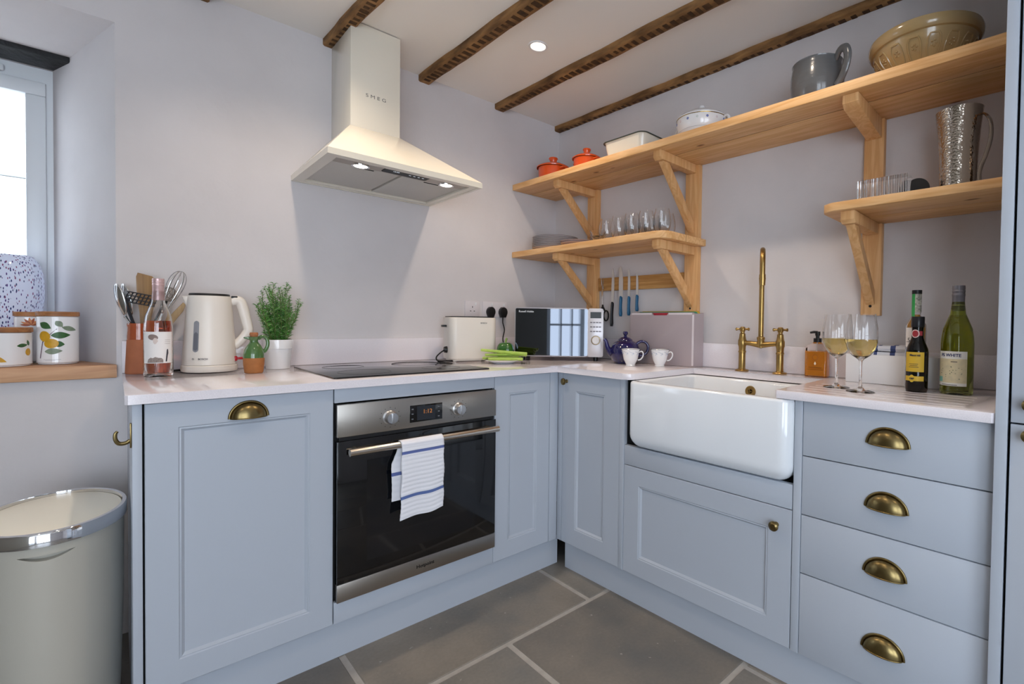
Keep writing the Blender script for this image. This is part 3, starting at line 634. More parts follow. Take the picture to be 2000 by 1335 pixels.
m=M(); m.prism([(NB-.308+.016,1.842-1.165),(NB-.031,1.812-1.165),(NB-.031,1.884-1.165-.001),(NB-.308,1.884-1.165-.001),(NB-.308,1.856-1.165)],.008,.058,axis='X',bev=.002); obj('arm',m,M_PINEZ,t)
# knife rail + knives
t=BT('knife_rail','plain wooden magnetic knife strip on the wall under the corner shelf','rail',-.262,1.306)
m=M(); m.box(0,.582,NB-.020,NB-.0008,0,.072,bev=.002); obj('board',m,wood('rail_wood','c9995c','ad7b40',8,'X',knots=False),t)
def knife(label,t0,tipz,endz,hz,bw,hcol,curve=0,lean=0):
    t=BT('kitchen_knife',label,'knife',t0,endz,NB-.0235,group=None); L_=tipz-endz; h=hz-endz
    m=M(); pr_=[(-bw/2,h),( bw/2,h),(bw/2,h+(L_-h)*.55),(bw/2-.15*bw,h+(L_-h)*.8),(-bw/2+.1*bw+curve,L_),(-bw/2,h+(L_-h)*.9)]
    m.prism(pr_,-.0008,.0008,axis='Y'); bl=obj('blade',m,pm('blade_steel','dcdad6',.38,.75),t)
    m=M(); m.tube([(0,0,.002),(.0005,0,h*.15),(-.001,0,h*.5),(.0008,0,h*.9),(0,0,h+.004)],[.009,.0125,.0105,.011,.0080],14,flat=.62); obj('handle',m,hcol,t)
    t.rotation_euler=(0,lean,RB); return t
M_TEAL=pm('teal_handle','1f5f86',.35)
knife('long black-handled bread knife on the magnetic strip',-.152,1.428,1.105,1.238,.020,M_BLK,.006,.03)
knife('widest blue-handled chef knife on the magnetic strip',-.086,1.436,1.160,1.268,.030,M_TEAL,.010,0)
knife('blue-handled utility knife, middle of the three blue ones',-.028,1.419,1.165,1.266,.017,M_TEAL,.004,0)
knife('blue-handled paring knife at the right of the knives',.0285,1.393,1.187,1.272,.015,M_TEAL,.004,0)
t=BT('scissors','black-handled kitchen scissors hanging left of the knives','scissors',-.222,1.108,NB-.024)
m=M(); m.prism([(-.004,.10),(.005,.10),(.004,.20),(-.012,.278)],-.0018,-.0004,axis='Y'); m.prism([(-.005,.10),(.004,.10),(.004,.19),(.002,.275)],.0004,.0018,axis='Y'); m.cyl((0,-.003,.15),(0,.003,.15),.004); obj('blades',m,M_STEELP,t)
m=M(); m.tube([(-.026+.021*math.cos(2*PI*i/20),0,.045+.034*math.sin(2*PI*i/20)) for i in range(20)],.004,8,closed=True); m.tube([(.028+.018*math.cos(2*PI*i/20),0,.058+.028*math.sin(2*PI*i/20)) for i in range(20)],.004,8,closed=True)
m.tube([(-.012,0,.074),(0,0,.105),(.003,0,.12)],[.005,.006,.004],8); m.tube([(.018,0,.086),(.004,0,.105),(-.001,0,.12)],[.005,.006,.004],8); obj('handles',m,M_BLK,t)
# sockets
def socket(label,x0,w):
    t=thing('wall_socket',label,'socket',(x0,YA-.0005,1.150)); m=M(); m.box(0,w,-.008,0,0,.086,bev=.003); obj('plate',m,pm('socket_white','dcd6d9',.35),t)
    n=2 if w>.1 else 1
    for k in range(n):
        cx=w*(k+.5)/n; m=M()
        for dx,dz,sw,sh in ((0,.052,.004,.009),(-.011,.030,.007,.004),(.011,.030,.007,.004)): m.box(cx+dx-sw/2,cx+dx+sw/2,-.0084,-.0078,dz-sh/2,dz+sh/2)
        obj('pin_slots',m,M_BLK,t)
        m=M(); m.box(cx+.014,cx+.024,-.0105,-.008,.062,.078,bev=.001); obj('switch',m,M_WHITEP,t)
    return t
socket('single white wall socket above the toaster',-.100,.088); socket('white double wall socket with two black plugs in it',.008,.158)
for k,(x,lab) in enumerate(((.051,'black plug in the left half of the double socket'),(.131,'black plug in the right half of the double socket, by the microwave'))):
    t=thing('plug',lab,'plug',(x,YA-.0092,1.148)); m=M(); m.prism([(.024*math.cos(a),.030+.028*math.sin(a)) for a in [-.3+ (PI+.6)*i/14 for i in range(15)]]+[(-.014,0),(.014,0)],-.026,-.0002,axis='Y',bev=.003); obj('body',m,M_BLK,t)
    m=M(); m.tube([(0,-.012,.004),(0,-.012,-.03),(.01,-.014,-.07),(-.004,-.02,-.12),(.0,-.03,-.16)],.0032,8); obj('flex',m,M_BLK,t)
# ================================================================== things on the worktop
Zt=ZW+.0004
def face(x,y): return math.atan2(-1.71793-y,-1.43865-x)+PI/2   # turned towards the room
# terracotta utensil pot
t=thing('utensil_pot','tall flared terracotta pot holding cooking utensils','pot',(-1.378,.612,Zt))
m=M(); m.lathe([(0,0),(.037,0),(.0385,.003),(.0335,.12),(.0315,.160),(.033,.168),(.0325,.172),(.0295,.172),(.029,.16),(.031,.12),(.034,.01),(0,.008)],40); obj('body',m,M_TERRA,t)
m=M(); m.lathe([(.0342,.118),(.0322,.160),(.0338,.168),(.0332,.1735),(.0293,.1735),(.0287,.15)],40); g=obj('glazed_collar',m,pm('terracotta_glaze','a3502f',.12,coat=.8),t)
bz=ZW
def utensil(name,label,cat): return thing(name,label,cat,(-1.378,.612,bz+.012))
def U(x,z,y=.612): return (x+1.378,y-.612,z-bz-.012)
def spoon(label,bx0,bz0,bx1,bz1,hx,hz,y):
    t=utensil('serving_spoon',label,'spoon'); m=M()
    a=Vector(U(bx0,bz0,y)); b=Vector(U(bx1,bz1,y)); c=(a+b)/2; d=(a-b); L_=d.length/2; d.normalize()
    s=Vector((.55,-.83,0)); s=(s-d*s.dot(d)).normalized(); nrm=d.cross(s)
    def f(u,v): th=2*PI*u; r=v; return c+d*(L_*r*math.cos(th))+s*(.021*r*math.sin(th)*(1+.15*math.cos(th)))+nrm*(.009*(r*r-1))
    m.grid(f,24,6,uv=False); o=obj('bowl',m,M_STEELP,t,solid=.0014)
    m=M(); m.tube([b+nrm*-.002,Vector(U((bx1+hx)/2-.003,(bz1+hz)/2,y)),Vector(U(hx,hz,y)),Vector((0.004,.006,.006))],[.005,.0032,.0032,.004],8); obj('handle',m,M_STEELP,t)
spoon('polished steel serving spoon leaning left, outermost in the terracotta pot',-1.4365,1.233,-1.414,1.125,-1.394,1.092,.604)
spoon('steel serving spoon second from the left in the terracotta pot',-1.420,1.235,-1.399,1.125,-1.388,1.095,.622)
t=utensil('wooden_spatula','wide wooden spatula standing upright in the terracotta pot','spatula')
m=M(); P=[(-1.383,1.276),(-1.346,1.266),(-1.338,1.255),(-1.342,1.20),(-1.352,1.12),(-1.358,1.07),(-1.366,.945),(-1.378,.945),(-1.376,1.07),(-1.379,1.14),(-1.385,1.20),(-1.387,1.262)]
m.prism([(x+1.378,z-bz-.012) for x,z in P],.008,.013,axis='Y',bev=.0012); obj('blade',m,M_SPATULA,t)
t=utensil('slotted_spatula','black slotted nylon spatula turned sideways in the terracotta pot','spatula')
nyl=pm('black_nylon','20242c',.35); m=M(); A=Vector(U(-1.414,1.192,.592)); Bv=Vector(U(-1.345,1.176,.585)); dd=(Bv-A)/7; uu=Vector((.004,0,.017))
for k in range(8): m.tube([A+dd*k-uu,A+dd*k+uu*1.0+Vector((.006,0,0))],.0022,6)
for s_ in (-1,-.33,.33,1): m.tube([A+uu*s_,Bv+uu*s_+Vector((.005,0,0))],.0022,6)
obj('head',m,nyl,t); m=M(); m.tube([A-uu*.2,A+Vector((.008,.002,-.05)),Vector((0,-.012,.10)),Vector((.004,-.010,.004))],[.004,.0045,.0045,.005],8); obj('handle',m,nyl,t)
def whisk(label,tip,base,end,wd,nl,y,hc):
    t=utensil('balloon_whisk',label,'whisk'); a=Vector(U(*tip,y)); b=Vector(U(*base,y)); d=a-b; L_=d.length; d.normalize(); s=d.cross(Vector((0,1,0))).normalized(); n_=Vector((0,1,0)); n_=(n_-d*n_.dot(d)).normalized()
    m=M()
    for k in range(nl):
        an=PI*k/nl+.2; s2=s*math.cos(an)+n_*math.sin(an)
        m.tube([b+d*(L_*(1-math.cos(PI*i/18*1))/2*1 if False else L_*math.sin(PI*i/36)**.9 if i<=18 else L_*math.sin(PI*i/36)**.9)+s2*(wd*math.sin(PI*i/18*1)*(.5+.5*math.sin(PI*i/36)) if i<=18 else -wd*math.sin(PI*(i-18)/18)*(.5+.5*math.sin(PI*i/36))) for i in range(0,37)],.0009,5)
    obj('wires',m,M_STEELP,t); m=M(); m.tube([b+d*.006,b-d*.02,Vector(U(*end,y)),Vector((.008,.0,.01))],[.006,.0075,.006,.005],10); obj('handle',m,hc,t)
def loops(m,b,d,s,n_,L_,wd,nl,r=.0009):
    for k in range(nl):
        an=PI*k/nl+.2; s2=s*math.cos(an)+n_*math.sin(an); pts=[]
        for i in range(33):
            q=2*PI*i/32; # teardrop from the base to the tip and back
            pts.append(b+d*(L_*(1-math.cos(q))/2)+s2*(wd*math.sin(q)*(.62+.38*-math.cos(q))))
        m.tube(pts,r,5)
def whisk(label,tip,base,end,wd,nl,y,hc,fill=None):
    t=utensil('balloon_whisk',label,'whisk'); a=Vector(U(*tip,y)); b=Vector(U(*base,y)); d=a-b; L_=d.length; d.normalize(); s=d.cross(Vector((0,1,0))).normalized(); n_=d.cross(s)
    m=M(); loops(m,b,d,s,n_,L_,wd,nl); obj('wires',m,M_STEELP,t)
    m=M(); m.tube([b+d*.008,b-d*.02,Vector(U(*end,y)),Vector((.010,.0,.01))],[.005,.007,.006,.005],10); obj('handle',m,hc,t)
whisk('large steel balloon whisk leaning right over the kettle',(-1.268,1.288),(-1.322,1.128),(-1.349,1.10),.036,5,.600,M_STEELP)
t=utensil('wire_ball_whisk','small dense wire-ball whisk between the bottle neck and the balloon whisk','whisk')
m=M(); c=Vector(U(-1.303,1.205,.625)); 
for k in range(14):
    q=Matrix.Rotation(PI*k/14,3,'Z')@Matrix.Rotation(.6*math.sin(k*2.1),3,'X')
    m.tube([c+q@Vector((.024*math.cos(2*PI*i/24),0,.026*math.sin(2*PI*i/24))) for i in range(24)],.0008,5,closed=True)
obj('wires',m,M_STEEL,t); m=M(); m.tube([c-Vector((.004,0,.024)),Vector(U(-1.345,1.10,.622)),Vector((.006,.004,.01))],[.004,.004,.005],8); obj('handle',m,M_BLK,t)
t=utensil('wooden_spoon','pale wooden spoon leaning far right behind the rose bottle','spoon')
m=M(); m.prism([(x+1.378,z-bz-.012) for x,z in [(-1.262,1.178),(-1.254,1.170),(-1.262,1.145),(-1.300,1.085),(-1.372,.945),(-1.378,.948),(-1.325,1.082),(-1.290,1.140)]],.018,.0235,axis='Y',bev=.0015); obj('blade',m,wood('pale_beech','cdb48e','b59a74',8,'Z',knots=False),t)
# ---- bottles
def bottle(name,label,cat,x,y,r,prof,gm,liq=None,lm=None,rz=0):
    t=thing(name,label,cat,(x,y,Zt),face(x,y)+rz)
    th=.0022; inner=[(max(a-th,.004),z) for a,z in prof if z>.012]
    m=M(); m.lathe([(0,.010 if prof[0][0]>.02 else 0),(prof[0][0]*.6,.004),(prof[0][0],0)]+prof[0:]+[(inner[-1][0],prof[-1][1])]+inner[::-1]+[(inner[0][0]*.8,.010),(0,.014)],48); obj('glass_body',m,gm,t)
    if liq:
        lp=[(a-.0003,z) for a,z in inner if z<liq]; last=lp[-1]
        nx=[q for q in inner if q[1]>=liq][0]; f=(liq-last[1])/(nx[1]-last[1]); rl=last[0]+(nx[0]-.0003-last[0])*f
        m=M(); m.lathe([(0,.0145),(lp[0][0]*.8,.0125)]+lp+[(rl,liq),(0,liq)],48); obj('liquid',m,lm,t)
    return t
wp=lambda r,h,sh,nk:[(r-.001,.003),(r,.010),(r,.06),(r,sh),(r-.0015,sh+.02),(r*.88,sh+.045),(r*.66,sh+.070),(r*.47,sh+.090),(nk+.002,sh+.115),(nk,sh+.14),(nk,h-.022),(nk+.0008,h-.010),(nk,h-.003)]
M_PAPER=pm('label_paper','e9e5e3',.7)
ink=pm('label_ink','3d3a42',.7); tan=pm('ink_brown','8c7a74',.7)
t=bottle('wine_bottle','clear bottle of rose wine with a pink cap and portrait label','bottle',-1.337,.470,.038,wp(.0375,.322,.155,.0142),M_GLASS,.184,pm('rose_wine','ee8f66',0,trans=1,ior=1.34))
m=M(); m.lathe([(.0150,.252),(.0152,.256),(.0152,.300),(.0158,.301),(.0158,.305),(.0152,.306),(.0152,.309),(.0158,.310),(.0158,.314),(.0152,.315),(.0158,.318),(.015,.3235),(0,.324)],36); obj('screw_cap',m,pm('pink_foil','d8b8b8',.3,.4),t)
m=M(); m.patch(.0380,-1.15,1.05,.045,.148); lb=obj('label',m,M_PAPER,t); 
# portrait drawing: hair, face in profile, shoulders, small standing figure
def ink_patch(parent,r,shapes,mat,name):
    for sh in shapes:
        m=M(); bm=m.bm; f=bm.faces.new([bm.verts.new((x,0,z)) for x,z in sh]); bmesh.ops.triangulate(bm,faces=[f])
        for _ in range(5):
            es=[e for e in bm.edges if e.calc_length()>.0035]
            if not es: break
            bmesh.ops.subdivide_edges(bm,edges=es,cuts=1); bmesh.ops.triangulate(bm,faces=bm.faces)
        for v in bm.verts: x,_,z=v.co; v.co=(r*math.sin(x/r),-r*math.cos(x/r),z)
        obj(name,m,mat,parent)
def ell(cx,cz,a,b,rot=0,n=18): return [(cx+a*math.cos(q)*math.cos(rot)-b*math.sin(q)*math.sin(rot),cz+a*math.cos(q)*math.sin(rot)+b*math.sin(q)*math.cos(rot)) for q in [2*PI*i/n for i in range(n)]]
ink_patch(lb,.0382,[ell(-.014,.130,.0135,.0095,-.2)],tan,'hair_drawing')
ink_patch(lb,.03825,[[(-.013,.112),(-.009,.107),(-.005,.110),(-.003,.114),(-.0005,.118),(-.003,.122),(-.004,.127),(-.010,.128),(-.014,.122)]],pm('skin_sketch','d6c7c0',.7),'face_drawing')
ink_patch(lb,.03822,[[(-.030,.047),(-.027,.058),(-.020,.064),(-.014,.062),(-.008,.066),(0,.063),(.008,.062),(.012,.056),(.012,.047)]],pm('sketch_grey','a3958f',.7,var=(300,.5)),'shoulder_drawing')
ink_patch(lb,.03822,[[(.018,.050),(.022,.050),(.0245,.070),(.0265,.078),(.0255,.090),(.0235,.092),(.0215,.088),(.0205,.072)]],ink,'figure_drawing')
text('The Shy\nRose',.0042,tan,lb,(0,0,.126),bend=.0382,name='lettering',ext=0.0001)[:0] if False else None
m=M()
for k in range(3): m.patch(.0382,.42,.85,.121-k*.006,.1218-k*.006)
obj('small_print',m,tan,lb)
# kettle
t=thing('kettle','cream electric kettle with a grey water gauge, left of the rosemary','kettle',(-1.194,.552,Zt),face(-1.194,.552))
m=M(); m.lathe([(0,.003),(.078,.003),(.081,.006),(.083,.014),(.0825,.024),(.079,.0275),(0,.0275)],56); obj('base',m,M_CREAMP,t)
kp=[(.0795,.0285),(.0790,.034),(.0765,.08),(.0725,.14),(.0685,.20),(.0655,.245),(.0645,.268),(.062,.275)]
m=M(); m.lathe([(0,.0285)]+kp+[(0,.2755)],56)
sp=[(-.060,-.012,.235),(-.060,.012,.235),(-.060,.016,.2735),(-.060,-.016,.2735)]
m.hexa([(-.058,-.014,.215),(-.050,-.014,.215),(-.050,.014,.215),(-.058,.014,.215),(-.078,-.014,.272),(-.055,-.020,.272),(-.055,.020,.272),(-.078,.014,.272)],bev=.004)
bd=obj('body',m,M_CREAMP,t,sharp=45)
m=M(); m.lathe([(0,.2758),(.058,.2758),(.0595,.278),(.058,.283),(0,.2845)],48); obj('lid',m,M_BLK,t)
m=M(); m.tube([(.050,0,.254),(.074,0,.262),(.088,0,.258),(.096,0,.240),(.105,0,.200),(.1135,0,.160),(.1125,0,.147),(.100,0,.125),(.084,0,.105),(.070,0,.092)],[.013,.015,.0145,.014,.0135,.013,.013,.0125,.012,.013],14,flat=1.25); obj('handle',m,M_CREAMP,t)
m=M(); m.box(.062,.082,-.012,.012,.262,.2785,bev=.003); obj('lid_button',m,M_BLK,t)
def kr(z):
    for (r0,z0),(r1,z1) in zip(kp,kp[1:]):
        if z0<=z<=z1: return r0+(r1-r0)*(z-z0)/(z1-z0)
    return kp[-1][0]
def kpatch(a0,a1,z0,z1,off,n=8,nv=12,round_=True):
    m=M()
    def f(u,v):
        z=z0+(z1-z0)*v; k=1
        e=min(v,1-v)*(z1-z0); ww=(a1-a0)/2*.075
        if round_ and e<ww: k=math.sqrt(max(0,1-(1-e/ww)**2))
        a=(a0+a1)/2+(a1-a0)*(u-.5)*max(k,.15); r=kr(z)+off; return (r*math.sin(a),-r*math.cos(a),z)
    return m.grid(f,n,nv)
g=obj('water_gauge',kpatch(-.66,-.42,.075,.185,.0007,nv=40),pm('gauge_grey','8e9096',.15,coat=.5),bd)
obj('gauge_water',kpatch(-.63,-.45,.080,.145,.0012),pm('gauge_dark','6c6e76',.15),g)
text('BOSCH',.0085,ink,bd,(0,0,.048),bend=.0794,name='lettering',bold=.0001).rotation_euler=(0,0,-.42)
m=M(); m.lathe([(.0022,0),(.0032,0),(.0032,.0006),(.0022,.0006)],16,mat=Matrix.Translation((-.046,-.0640,.051))@Matrix.Rotation(-.62,4,'Z')@Matrix.Rotation(PI/2,4,'X')); obj('round_badge',m,ink,bd)
m=M(); m.box(.066,.098,-.030,-.018,.043,.052,bev=.003); m.box(.066,.080,-.032,-.016,.038,.056,bev=.003); obj('switch',m,pm('switch_red','a8222c',.3),t)
m=M(); m.tube([(.05,.075,.006),(-.02,.095,.0045),(-.09,.06,.004),(-.118,.02,.004),(-.128,.05,.004),(-.13,.085,.004)],.0038,8); obj('flex',m,M_BLK,t)
# green jug
t=thing('oil_jug','small green-glazed terracotta jug with a cork','jug',(-1.084,.413,Zt),face(-1.084,.413)+.15)
m=M(); m.lathe([(0,0),(.026,0),(.028,.002),(.0315,.03),(.0325,.055)],36,mi=1); m.lathe([(.0327,.0545),(.0325,.068),(.029,.084),(.0215,.099),(.0145,.108),(.0125,.114),(.0145,.121),(.0195,.1275),(.0205,.1305),(.018,.1305),(.011,.121),(.010,.112),(0,.11)],36)
grn=pm('green_glaze','4f7440',.12,coat=.8,var=(30,.25)); obj('body',m,[grn,pm('bare_clay','b0713f',.75,var=(60,.15))],t)
m=M(); m.lathe([(.010,.112),(.0115,.132),(.0135,.139),(.012,.1455),(0,.146)],24); obj('cork',m,pm('cork','b8774e',.85,var=(120,.25)),t)
m=M(); m.hexa([(-.030,-.006,.124),(-.014,-.009,.119),(-.014,.009,.119),(-.030,.006,.124),(-.031,-.005,.130),(-.014,-.011,.1305),(-.014,.011,.1305),(-.031,.005,.130)],bev=.002); obj('spout',m,grn,t)
m=M(); m.tube([(.012,0,.122),(.024,0,.131),(.036,0,.127),(.042,0,.112),(.041,0,.095),(.034,0,.080),(.028,0,.075)],[.005,.0048,.0045,.0045,.0045,.005,.006],12,flat=1.3); obj('handle',m,grn,t)
# rosemary
random.seed(11)
t=thing('potted_rosemary','bushy green rosemary in a white ceramic pot','plant',(-.982,.552,Zt))
m=M(); m.lathe([(0,0),(.040,0),(.041,.002),(.048,.078),(.0505,.079),(.053,.112),(.0525,.1145),(.048,.1145),(.046,.08),(0,.078)],48); obj('pot',m,M_CERAM,t)
m=M(); m.lathe([(0,.104),(.030,.106),(.0475,.102),(.047,.09)],24); obj('soil',m,pm('potting_soil','2c2018',.95,bump=(90,1,.006)),t)
stem=M(); leaf=M()
lc=[pm('rosemary_leaf','5c9a40',.5),pm('rosemary_dark','3d6f33',.55),pm('rosemary_pale','9ab880',.5)]
for s_ in range(58):
    a=random.uniform(0,2*PI); r0=random.uniform(0,.030); lean=random.uniform(.05,.62)*(1 if s_>9 else .35); h=random.uniform(.10,.195) if s_>10 else random.uniform(.19,.245)
    p=Vector((r0*math.cos(a),r0*math.sin(a)*.9,.100)); d=Vector((math.cos(a)*lean*1.0,math.sin(a)*lean*.75,1)).normalized(); pts=[p.copy()]; n=int(h/.0065)
    for k in range(n):
        d=(d+Vector((random.uniform(-.09,.09),random.uniform(-.09,.09),.03))).normalized(); p=p+d*.0065
        if p.y>.085: p.y=.085
        pts.append(p.copy())
        nl=5 if k<n-3 else 6
        for q in range(nl):
            b2=random.uniform(0,2*PI); out=Vector((math.cos(b2),math.sin(b2),random.uniform(.25,1.1))).normalized(); L_=random.uniform(.015,.027)*(1-.35*k/n); e=p+out*L_+Vector((0,0,-.003)); mid=p+out*L_*.55+Vector((0,0,.0015)); w_=out.cross(Vector((random.uniform(-1,1),random.uniform(-1,1),random.uniform(-1,1)))).normalized()*.0013
            v=[leaf.bm.verts.new(c) for c in (p,mid+w_,e,mid-w_)]; f=leaf.bm.faces.new(v); f.material_index=random.choice((0,0,0,1,1,2))
    stem.tube(pts,.0011,5)
obj('stems',stem,pm('stem_green','66753f',.7),t); obj('foliage',leaf,lc,t)
# toaster
t=thing('toaster','cream two-slice toaster with a black lever','toaster',(-.172,.492,Zt),-.22); w_,d_,h_=.118,.078,.216
m=M(); m.prism(rrect(-w_,w_,-d_,d_,.035,8),.012,h_,bev=.006); m.prism(rrect(-w_+.012,w_-.012,-d_+.012,d_-.012,.03),.004,.0125)
bd=obj('body',m,M_CREAMP,t,sharp=50)
m=M(); m.prism(rrect(-w_+.008,w_-.008,-d_+.008,d_-.008,.028,8),h_-.001,h_+.005,bev=.001); m.box(-.085,.085,-.034,-.012,h_+.004,h_+.0056,mi=1); m.box(-.085,.085,.012,.034,h_+.004,h_+.0056,mi=1); obj('top_plate',m,[M_BLK,M_DARK],t)
for sx_,sy_ in ((-1,-1),(1,-1),(-1,1),(1,1)): obj('foot',M().cyl((sx_*(w_-.03),sy_*(d_-.025),0),(sx_*(w_-.03),sy_*(d_-.025),.006),.009),M_CREAMP,t)
m=M(); m.box(-w_-.020,-w_+.001,-.015,.015,.168,.178,bev=.002); obj('lever',m,M_BLK,t)
m=M(); m.cyl((-w_-.013,-.02,.058),(-w_+.001,-.02,.058),.0145,.017,24); obj('browning_dial',m,M_BLK,t)
text('BOSCH',.0095,ink,bd,(.030,-d_-.0006,.186),sx=1.05)
m=M(); m.tube([(-w_-.010,-.02,.056),(-w_-.03,-.03,.046),(-w_-.055,-.045,.025),(-w_-.05,-.05,.008),(-w_-.01,-.055,.0055),(-w_+.04,-.05,.0042)],.0034,8); obj('flex',m,M_BLK,t)
# microwave
MX,MY=.193,.228; mr=-.782
t=thing('microwave','silver microwave with a mirrored door set across the corner','microwave',(MX,MY,Zt),mr); hw=.228
m=M(); m.box(-hw+.004,hw-.004,.004,.225,.020,.268,bev=.004)
for k in range(9):
    for j in range(4): m.box(-hw+.0035,-hw+.0045,.045+k*.011,.050+k*.011,.075+j*.012,.080+j*.012,mi=1)
silver=pm('silver_paint','b4b1b6',.35,.55); bd=obj('body',m,[silver,M_DARK],t)
m=M(); m.box(-hw+.0034,-hw+.004,.03,.19,.05,.053); m.box(-hw+.0034,-hw+.004,.03,.033,.05,.235); m.box(-hw+.0034,-hw+.004,.03,.19,.232,.235); obj('side_rib',m,silver,bd)
px_=hw-.078
m=M(); m.prism(rrect(-hw,px_-.001,.022,.272,.008),-.012,.004,axis='Y',bev=.002); dr=obj('door',m,silver,t); dr['label']='mirrored microwave door'
m=M(); m.prism(rrect(-hw+.004,px_-.003,.026,.268,.006),-.0128,-.0118,axis='Y'); obj('mirror_glass',m,pm('mirror_glass','4f5258',.02,1),dr)
text('Russell Hobbs',.0135,pm('logo_white','d8dade',.4),dr,(-hw+.020,-.0131,.248),bold=.0002)
m=M(); m.prism(rrect(px_,hw,.022,.272,.008),-.012,.004,axis='Y',bev=.002); cp=obj('control_panel',m,pm('panel_silver','cfcdd2',.35,.3),t)
cx=(px_+hw)/2
m=M(); m.box(cx-.028,cx+.028,-.0126,-.0118,.222,.254); obj('display',m,pm('display_black','0c0c0e',.35),cp)
for zz in (.197,.174,.151):
    m=M()
    for k in range(4): m.box(cx-.029+k*.015,cx-.017+k*.015,-.0127,-.0119,zz,zz+.006)
    obj('button_row',m,pm('button_text','77747c',.5),cp)
m=M(); T=Matrix.Translation((cx+.001,-.012,.108))@Matrix.Rotation(PI/2,4,'X'); m.lathe([(0,0),(.024,0),(.0245,.004),(.0235,.006),(.020,.0065)],32,mat=T); m.lathe([(.020,.0065),(.0185,.016),(.0175,.0175),(0,.0175)],32,mi=1,mat=T); obj('dial',m,[pm('dial_gold','8d7d62',.3,.9),pm('dial_white','d8d6d8',.35)],cp)
for sx_ in (-1,1):
    for yy in (.03,.20): obj('foot',M().cyl((sx_*.19,yy,0),(sx_*.19,yy,.0215),.012),M_BLK,t)
# celery plate
t=thing('side_plate','white side plate under the celery sticks','plate',(-.126,.262,Zt))
m=M(); m.lathe([(0,.002),(.045,.002),(.050,0),(.055,.003),(.085,.015),(.0855,.0165),(.084,.017),(.055,.0065),(0,.0055)],48); obj('plate',m,M_CERAM,t)
cel=pm('celery_green','cde07c',.35,var=(40,.2),col2='a3c454',stretch=(1,6,6)); celd=pm('celery_end','dbe6a4',.5)
def celery(label,p0,p1,w0=.011,w1=.015):
    p0=Vector(p0);p1=Vector(p1); d=(p1-p0); L_=d.length; d.normalize(); t=thing('celery_stick',label,'celery',tuple(p0),math.atan2(d.y,d.x)); pit=math.asin(d.z); t.rotation_euler=(0,-pit,math.atan2(d.y,d.x))
    def ring(x,w):
        P=[]
        for i in range(9): a=PI+PI*i/8; P.append((x,w*math.cos(a),w*.75*math.sin(a)+w*.2+.0008*(i%2)))
        for i in range(9): a=2*PI-PI*i/8; P.append((x,w*.62*math.cos(a),w*.42*math.sin(a)+w*.2))
        return P
    m=M(); rs=[[m.bm.verts.new(p) for p in ring(L_*k/8,w0+(w1-w0)*(k/8)**2)] for k in range(9)]
    for a,b in zip(rs,rs[1:]):
        for i in range(18): m.bm.faces.new((a[i],a[(i+1)%18],b[(i+1)%18],b[i]))
    for q in (rs[0][::-1],rs[-1]): m.bm.faces.new(q).material_index=1
    obj('stalk',m,[cel,celd],t,sharp=50)
z=Zt
celery('long celery stick lying on top, sloping down to the right',(-.222,.300,z+.066),(-.045,.180,z+.047),.016,.024)
celery('celery stick in the middle of the small pile',(-.200,.300,z+.042),(-.030,.205,z+.043),.016,.023)
celery('lowest celery stick at the front of the plate',(-.205,.265,z+.0245),(-.070,.180,z+.0245),.016,.020)
celery('celery stick lying at the back of the plate',(-.195,.330,z+.0245),(-.045,.245,z+.0245),.016,.020)
t=thing('bell_pepper','green bell pepper behind the celery plate','pepper',(-.045,.362,Zt)); t.scale=(1.08,1.08,1.3)
m=M(); 
def pep(u,v):
    a=2*PI*u; q=PI*v; r=.044*math.sin(q)**.75*(1+.07*math.cos(4*a))*(1-.12*v); return (r*math.cos(a),r*math.sin(a),.0405+.0400*(-math.cos(q))*1-.010*(v>.5)*(1-math.sin(q)))
m.grid(pep,40,20,uv=False); pg=pm('pepper_green','2f6a1e',.15,coat=.6,var=(20,.3)); obj('flesh',m,pg,t,weld=True)
m=M(); m.tube([(0,0,.066),(.002,0,.078),(.007,0,.088)],[.006,.0045,.005],8); obj('stem',m,pm('stem_pale','7f9a4c',.5),t)
# chopping board case and boards
t=BT('chopping_board_case','mauve-grey metallic case holding upright chopping boards','box',.052,Zt-.0,.440); W_=.386; D_=.082; H_=.252
m=M(); nt1,nt2=.150,.232
pf=[(0,0),(W_,0),(W_,H_-.012)]+[(W_-.012+.012*math.cos(a),H_-.012+.012*math.sin(a)) for a in (.5,1.0,1.57)]+[(nt2+.008,H_),(nt2,H_-.014),(nt1,H_-.014),(nt1-.008,H_),(.012,H_),(0,H_-.012)]
cm=pm('mauve_metal','b7aaad',.42,.25)
m.prism(pf,0,.006,axis='Y',bev=.0012); m.prism([(0,0),(W_,0),(W_,H_),(0,H_)],D_-.006,D_,axis='Y',bev=.0012)
m.box(0,.006,.006,D_-.006,0,H_-.004); m.box(W_-.006,W_,.006,D_-.006,0,H_-.004); m.box(.006,W_-.006,.006,D_-.006,0,.008)
obj('case',m,cm,t)
for q in ((W_-.0105,W_-.0005,.006,H_-.01),(.01,nt1-.01,H_-.010,H_-.001),(nt2+.01,W_-.012,H_-.010,H_-.001)): obj('pale_edge',M().box(q[0],q[1],-.0008,.0,q[2],q[3]),pm('edge_pale','ddd4d8',.4),t)
for k,(c,lab,dx) in enumerate((('b3263a','red chopping board, front one in the case',.0),('8a7f80','grey chopping board second in the case',-.004),('3f8f6e','green chopping board third in the case',.004),('c9a33c','yellow-edged chopping board at the back of the case',.010))):
    tb=BT('chopping_board',lab,'chopping board',.052+.012,Zt+.0085,.440+.012+k*.0155); m=M(); m.prism(rrect(dx+.004,W_-.026+dx*.4,0,H_-.004+k*.0035-.006,.012),0,.007,axis='Y',bev=.001); obj('board',m,pm('board_%s'%c,c,.5),tb)
